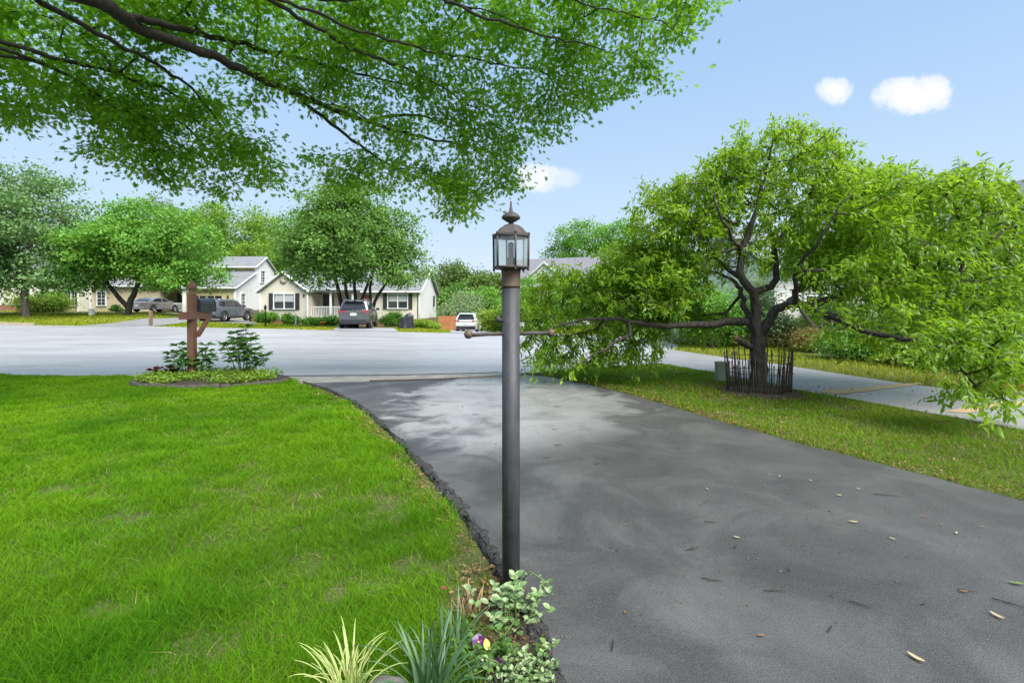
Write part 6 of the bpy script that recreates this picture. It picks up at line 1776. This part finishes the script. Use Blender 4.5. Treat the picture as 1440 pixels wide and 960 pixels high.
# pansies
M['petal'] = mat_plain('purple_petal', (.20, .05, .22), .6, .3, 40); M['petal_pale'] = mat_plain('pale_lilac_petal', (.60, .40, .62), .6, .3, 40); M['petal_deep'] = mat_plain('deep_violet_petal', (.07, .02, .13), .6, .3, 40)
M['petal_red'] = mat_plain('wilted_red_petal', (.28, .03, .05), .7, .3, 40); M['petal_yellow'] = mat_plain('yellow_leaf', (.60, .50, .08), .6, .2, 30)
def pansy(label, px, py, d, mats, s=.019):
    c = wp(px, py, d); t = thing('pansy', label, 'flower', tuple(c))
    mb = MB(); mb.tube([(0, .012, 0), (.0, .02, -.05), (.0, .02, -c[2])], [.0015, .0018, .002], 5); mb.build('stalk', M['stemgreen'], t)
    for i, a in enumerate((90, 150, 30, 215, 325)):
        a = math.radians(a); pv = []
        for j in range(11):
            th = 2 * PI * j / 11; pv.append((s * .60 * math.cos(a) + s * .55 * math.cos(th), -.002 * i - .004 * math.cos(th - a), s * .60 * math.sin(a) + s * .55 * math.sin(th)))
        m_ = MB(); m_.add(pv + [(p_[0], p_[1] + .0012, p_[2]) for p_ in pv], [tuple(range(11)), tuple(range(21, 10, -1))] + [(j, (j + 1) % 11, 11 + (j + 1) % 11, 11 + j) for j in range(11)])
        m_.build('petal', M[mats[min(i // 2, len(mats) - 1)]], t)
    MB().lathe([(.001, -.014), (.004, -.012), (.003, -.009)], 8, (0, 0, 0), 'Y').build('flower_eye', M['petal_yellow'], t)
    return t
pansy('pale lilac and purple pansy beside the yellow leaf', 673, 899, 1.72, ('petal_pale', 'petal', 'petal'), .021)
pansy('deep violet pansy below the pale lilac one', 700, 931, 1.66, ('petal_deep', 'petal', 'petal_deep'), .017)
pansy('dark violet pansy lowest in the bed', 703, 954, 1.60, ('petal_deep', 'petal_deep', 'petal_deep'), .019)
def flatleaf(name, label, cat, x, y, z, L, wd, rz, mat, group=None, curl=.25, pitch=0.0):
    V = []; Fc = []; K = 7
    for j in range(K):
        f = j / (K - 1); ww = wd * math.sin(PI * min(.98, .08 + .9 * f)) ** .8
        V += [(-ww, (f - .5) * L, curl * L * (f - .5) ** 2 + .3 * ww), (0, (f - .5) * L, curl * L * (f - .5) ** 2), (ww, (f - .5) * L, curl * L * (f - .5) ** 2 + .35 * ww)]
    for j in range(K - 1):
        a = 3 * j; Fc += [(a, a + 1, a + 4, a + 3), (a + 1, a + 2, a + 5, a + 4)]
    me = np_mesh(name, np.array(V), [np.array(Fc)], None, True); o = link(name, me, mat, None, (x, y, z), rz); o.rotation_euler = (pitch, 0, rz); tag(o, label, cat, group); return o
c = wp(684, 905, 1.70); flatleaf('yellowed_leaf', 'single round yellow leaf beside the pale lilac pansy', 'leaf', c[0], c[1], c[2], .034, .012, .4, M['petal_yellow'], None, .2, 1.0)
c = gp(624, 841); flatleaf('fallen_petal', 'wilted dark red petal lying in the grass near the bed', 'petal', c[0], c[1], .045, .024, .010, 1.0, M['petal_red'])
# dead tan stalks
t = thing('dead_bulb_leaves', 'bundle of dead tan bulb leaves between the lawn and the vine', 'plant', (*gp(662, 868), 0)); mb = MB()
for i in range(26):
    b = rng.normal(0, .022, 2); a = rng.uniform(0, 2 * PI); r_ = rng.uniform(.02, .07); hh = rng.uniform(.05, .13)
    mb.slab([(b[0] - .004, b[1], -.01), (b[0] + .004, b[1], -.01), (b[0] + r_ * math.cos(a) + .002, b[1] + r_ * math.sin(a), hh), (b[0] + r_ * math.cos(a) - .002, b[1] + r_ * math.sin(a), hh)], .001)
mb.build('foliage', mat_plain('dead_straw_leaf', (.42, .25, .11), .8, .3, 25), t)
rock('field_stone', 'rounded grey stone between the striped clump and strap leaves', 'stone', (*gp(541, 990), .02), (.075, .06, .05), M['stone'], None, 77)

# ------------------------------------------------------------------ debris lying on the driveway
M['twig'] = mat_plain('wet_dark_twig', (.030, .022, .016), .7, .4, 30); M['dryleaf'] = mat_plain('pale_dry_leaf', (.42, .34, .18), .7, .3, 30); M['brownleaf'] = mat_plain('brown_dry_leaf', (.20, .09, .04), .7, .3, 30); M['greenfall'] = mat_plain('fresh_fallen_leaf', (.11, .17, .035), .5, .3, 30)
ZD = .016
for i, (px, py, L_, a) in enumerate(((975, 776, .10, .2), (1002, 821, .09, -.1), (1035, 773, .05, .9), (1110, 806, .04, 1.3), (1210, 856, .08, -.5), (1422, 855, .12, -.4), (1248, 700, .16, -.5), (862, 914, .06, 1.2), (1090, 836, .10, -.1), (905, 600, .06, .3), (785, 628, .08, .1), (1000, 738, .08, .2),
                                    (1168, 890, .06, 1.0), (780, 606, .05, .2), (840, 655, .06, 0), (545, 537, .30, .1), (612, 571, .14, .1), (670, 585, .10, .2), (640, 604, .08, .6), (770, 646, .07, 0), (1300, 855, .03, .3), (1360, 836, .07, -.2))):
    x, y = gp(px, py)
    t_ = MB(); n_ = 6; pts = [Vector(((j / (n_ - 1) - .5) * L_, .008 * L_ * 12 * mnoise.noise((j * .7, i, 0)), .004 + .003 * mnoise.noise((j, i, 4)))) for j in range(n_)]
    t_.tube(pts, [.0018, .0025, .0026, .0022, .0018, .0009], 5)
    if L_ > .09: t_.tube([pts[2], pts[2] + Vector((.02, .022, .004))], [.002, .001], 4)
    o = t_.build('fallen_twig', M['twig'], None, (x, y, ZD + .001), a + rng.uniform(-.3, .3)); tag(o, 'thin dark twig lying on the wet black driveway', 'twig', 'twigs on the driveway')
for i, (px, py, L_, kind, a) in enumerate(((1200, 738, .045, 'dryleaf', 1.2), (1288, 932, .055, 'dryleaf', .4), (1402, 872, .05, 'dryleaf', .2), (1036, 760, .035, 'dryleaf', 1.0), (820, 647, .04, 'brownleaf', 1.4), (1355, 837, .035, 'brownleaf', 1.3), (1430, 826, .06, 'greenfall', 1.2),
                                       (873, 621, .05, 'greenfall', 1.5), (783, 573, .10, 'greenfall', 1.5), (868, 623, .05, 'greenfall', 1.1), (995, 691, .03, 'dryleaf', .3), (1207, 691, .03, 'dryleaf', .5), (1180, 700, .035, 'dryleaf', 1.4), (1140, 679, .03, 'dryleaf', .2), (1255, 762, .03, 'dryleaf', .6),
                                       (1300, 730, .03, 'brownleaf', .9), (1096, 673, .03, 'dryleaf', 2.0), (880, 742, .025, 'brownleaf', 1.0), (1345, 754, .03, 'dryleaf', 2.2), (1070, 900, .03, 'brownleaf', 1.6))):
    x, y = gp(px, py)
    nm = {'dryleaf': 'pale curled dried leaf lying on the black driveway', 'brownleaf': 'small brown dead leaf lying on the black driveway', 'greenfall': 'green fallen peach leaf lying on the black driveway'}[kind]
    flatleaf('fallen_leaf', nm, 'leaf', x, y, ZD + .004, L_, L_ * .16, a, M[kind], 'leaves on the driveway ' + {'dryleaf': '(pale)', 'brownleaf': '(brown)', 'greenfall': '(green)'}[kind], .4)
# crumbs of debris scattered more thinly everywhere on the asphalt
n = 520; q = wedge(n * 3, -.35, 1.3, 1.8, 9.0); q = q[inside(DRIVE, q[:, 0], q[:, 1])][:n]; n = len(q)
me = scatter('asphalt_debris', *OVAL_LEAF, np.column_stack([q, np.full(n, ZD + .003)]), rdir(n) * np.array([1, 1, .15]), np.tile([0, 0, 1.0], (n, 1)) + rng.normal(0, .3, (n, 3)), rng.uniform(.004, .012, n) * (1 + q[:, 1] * .16), np.clip(rng.normal(.15, .3, n), 0, 1))
tag(link('asphalt_debris', me, M['litter']), kind='stuff')
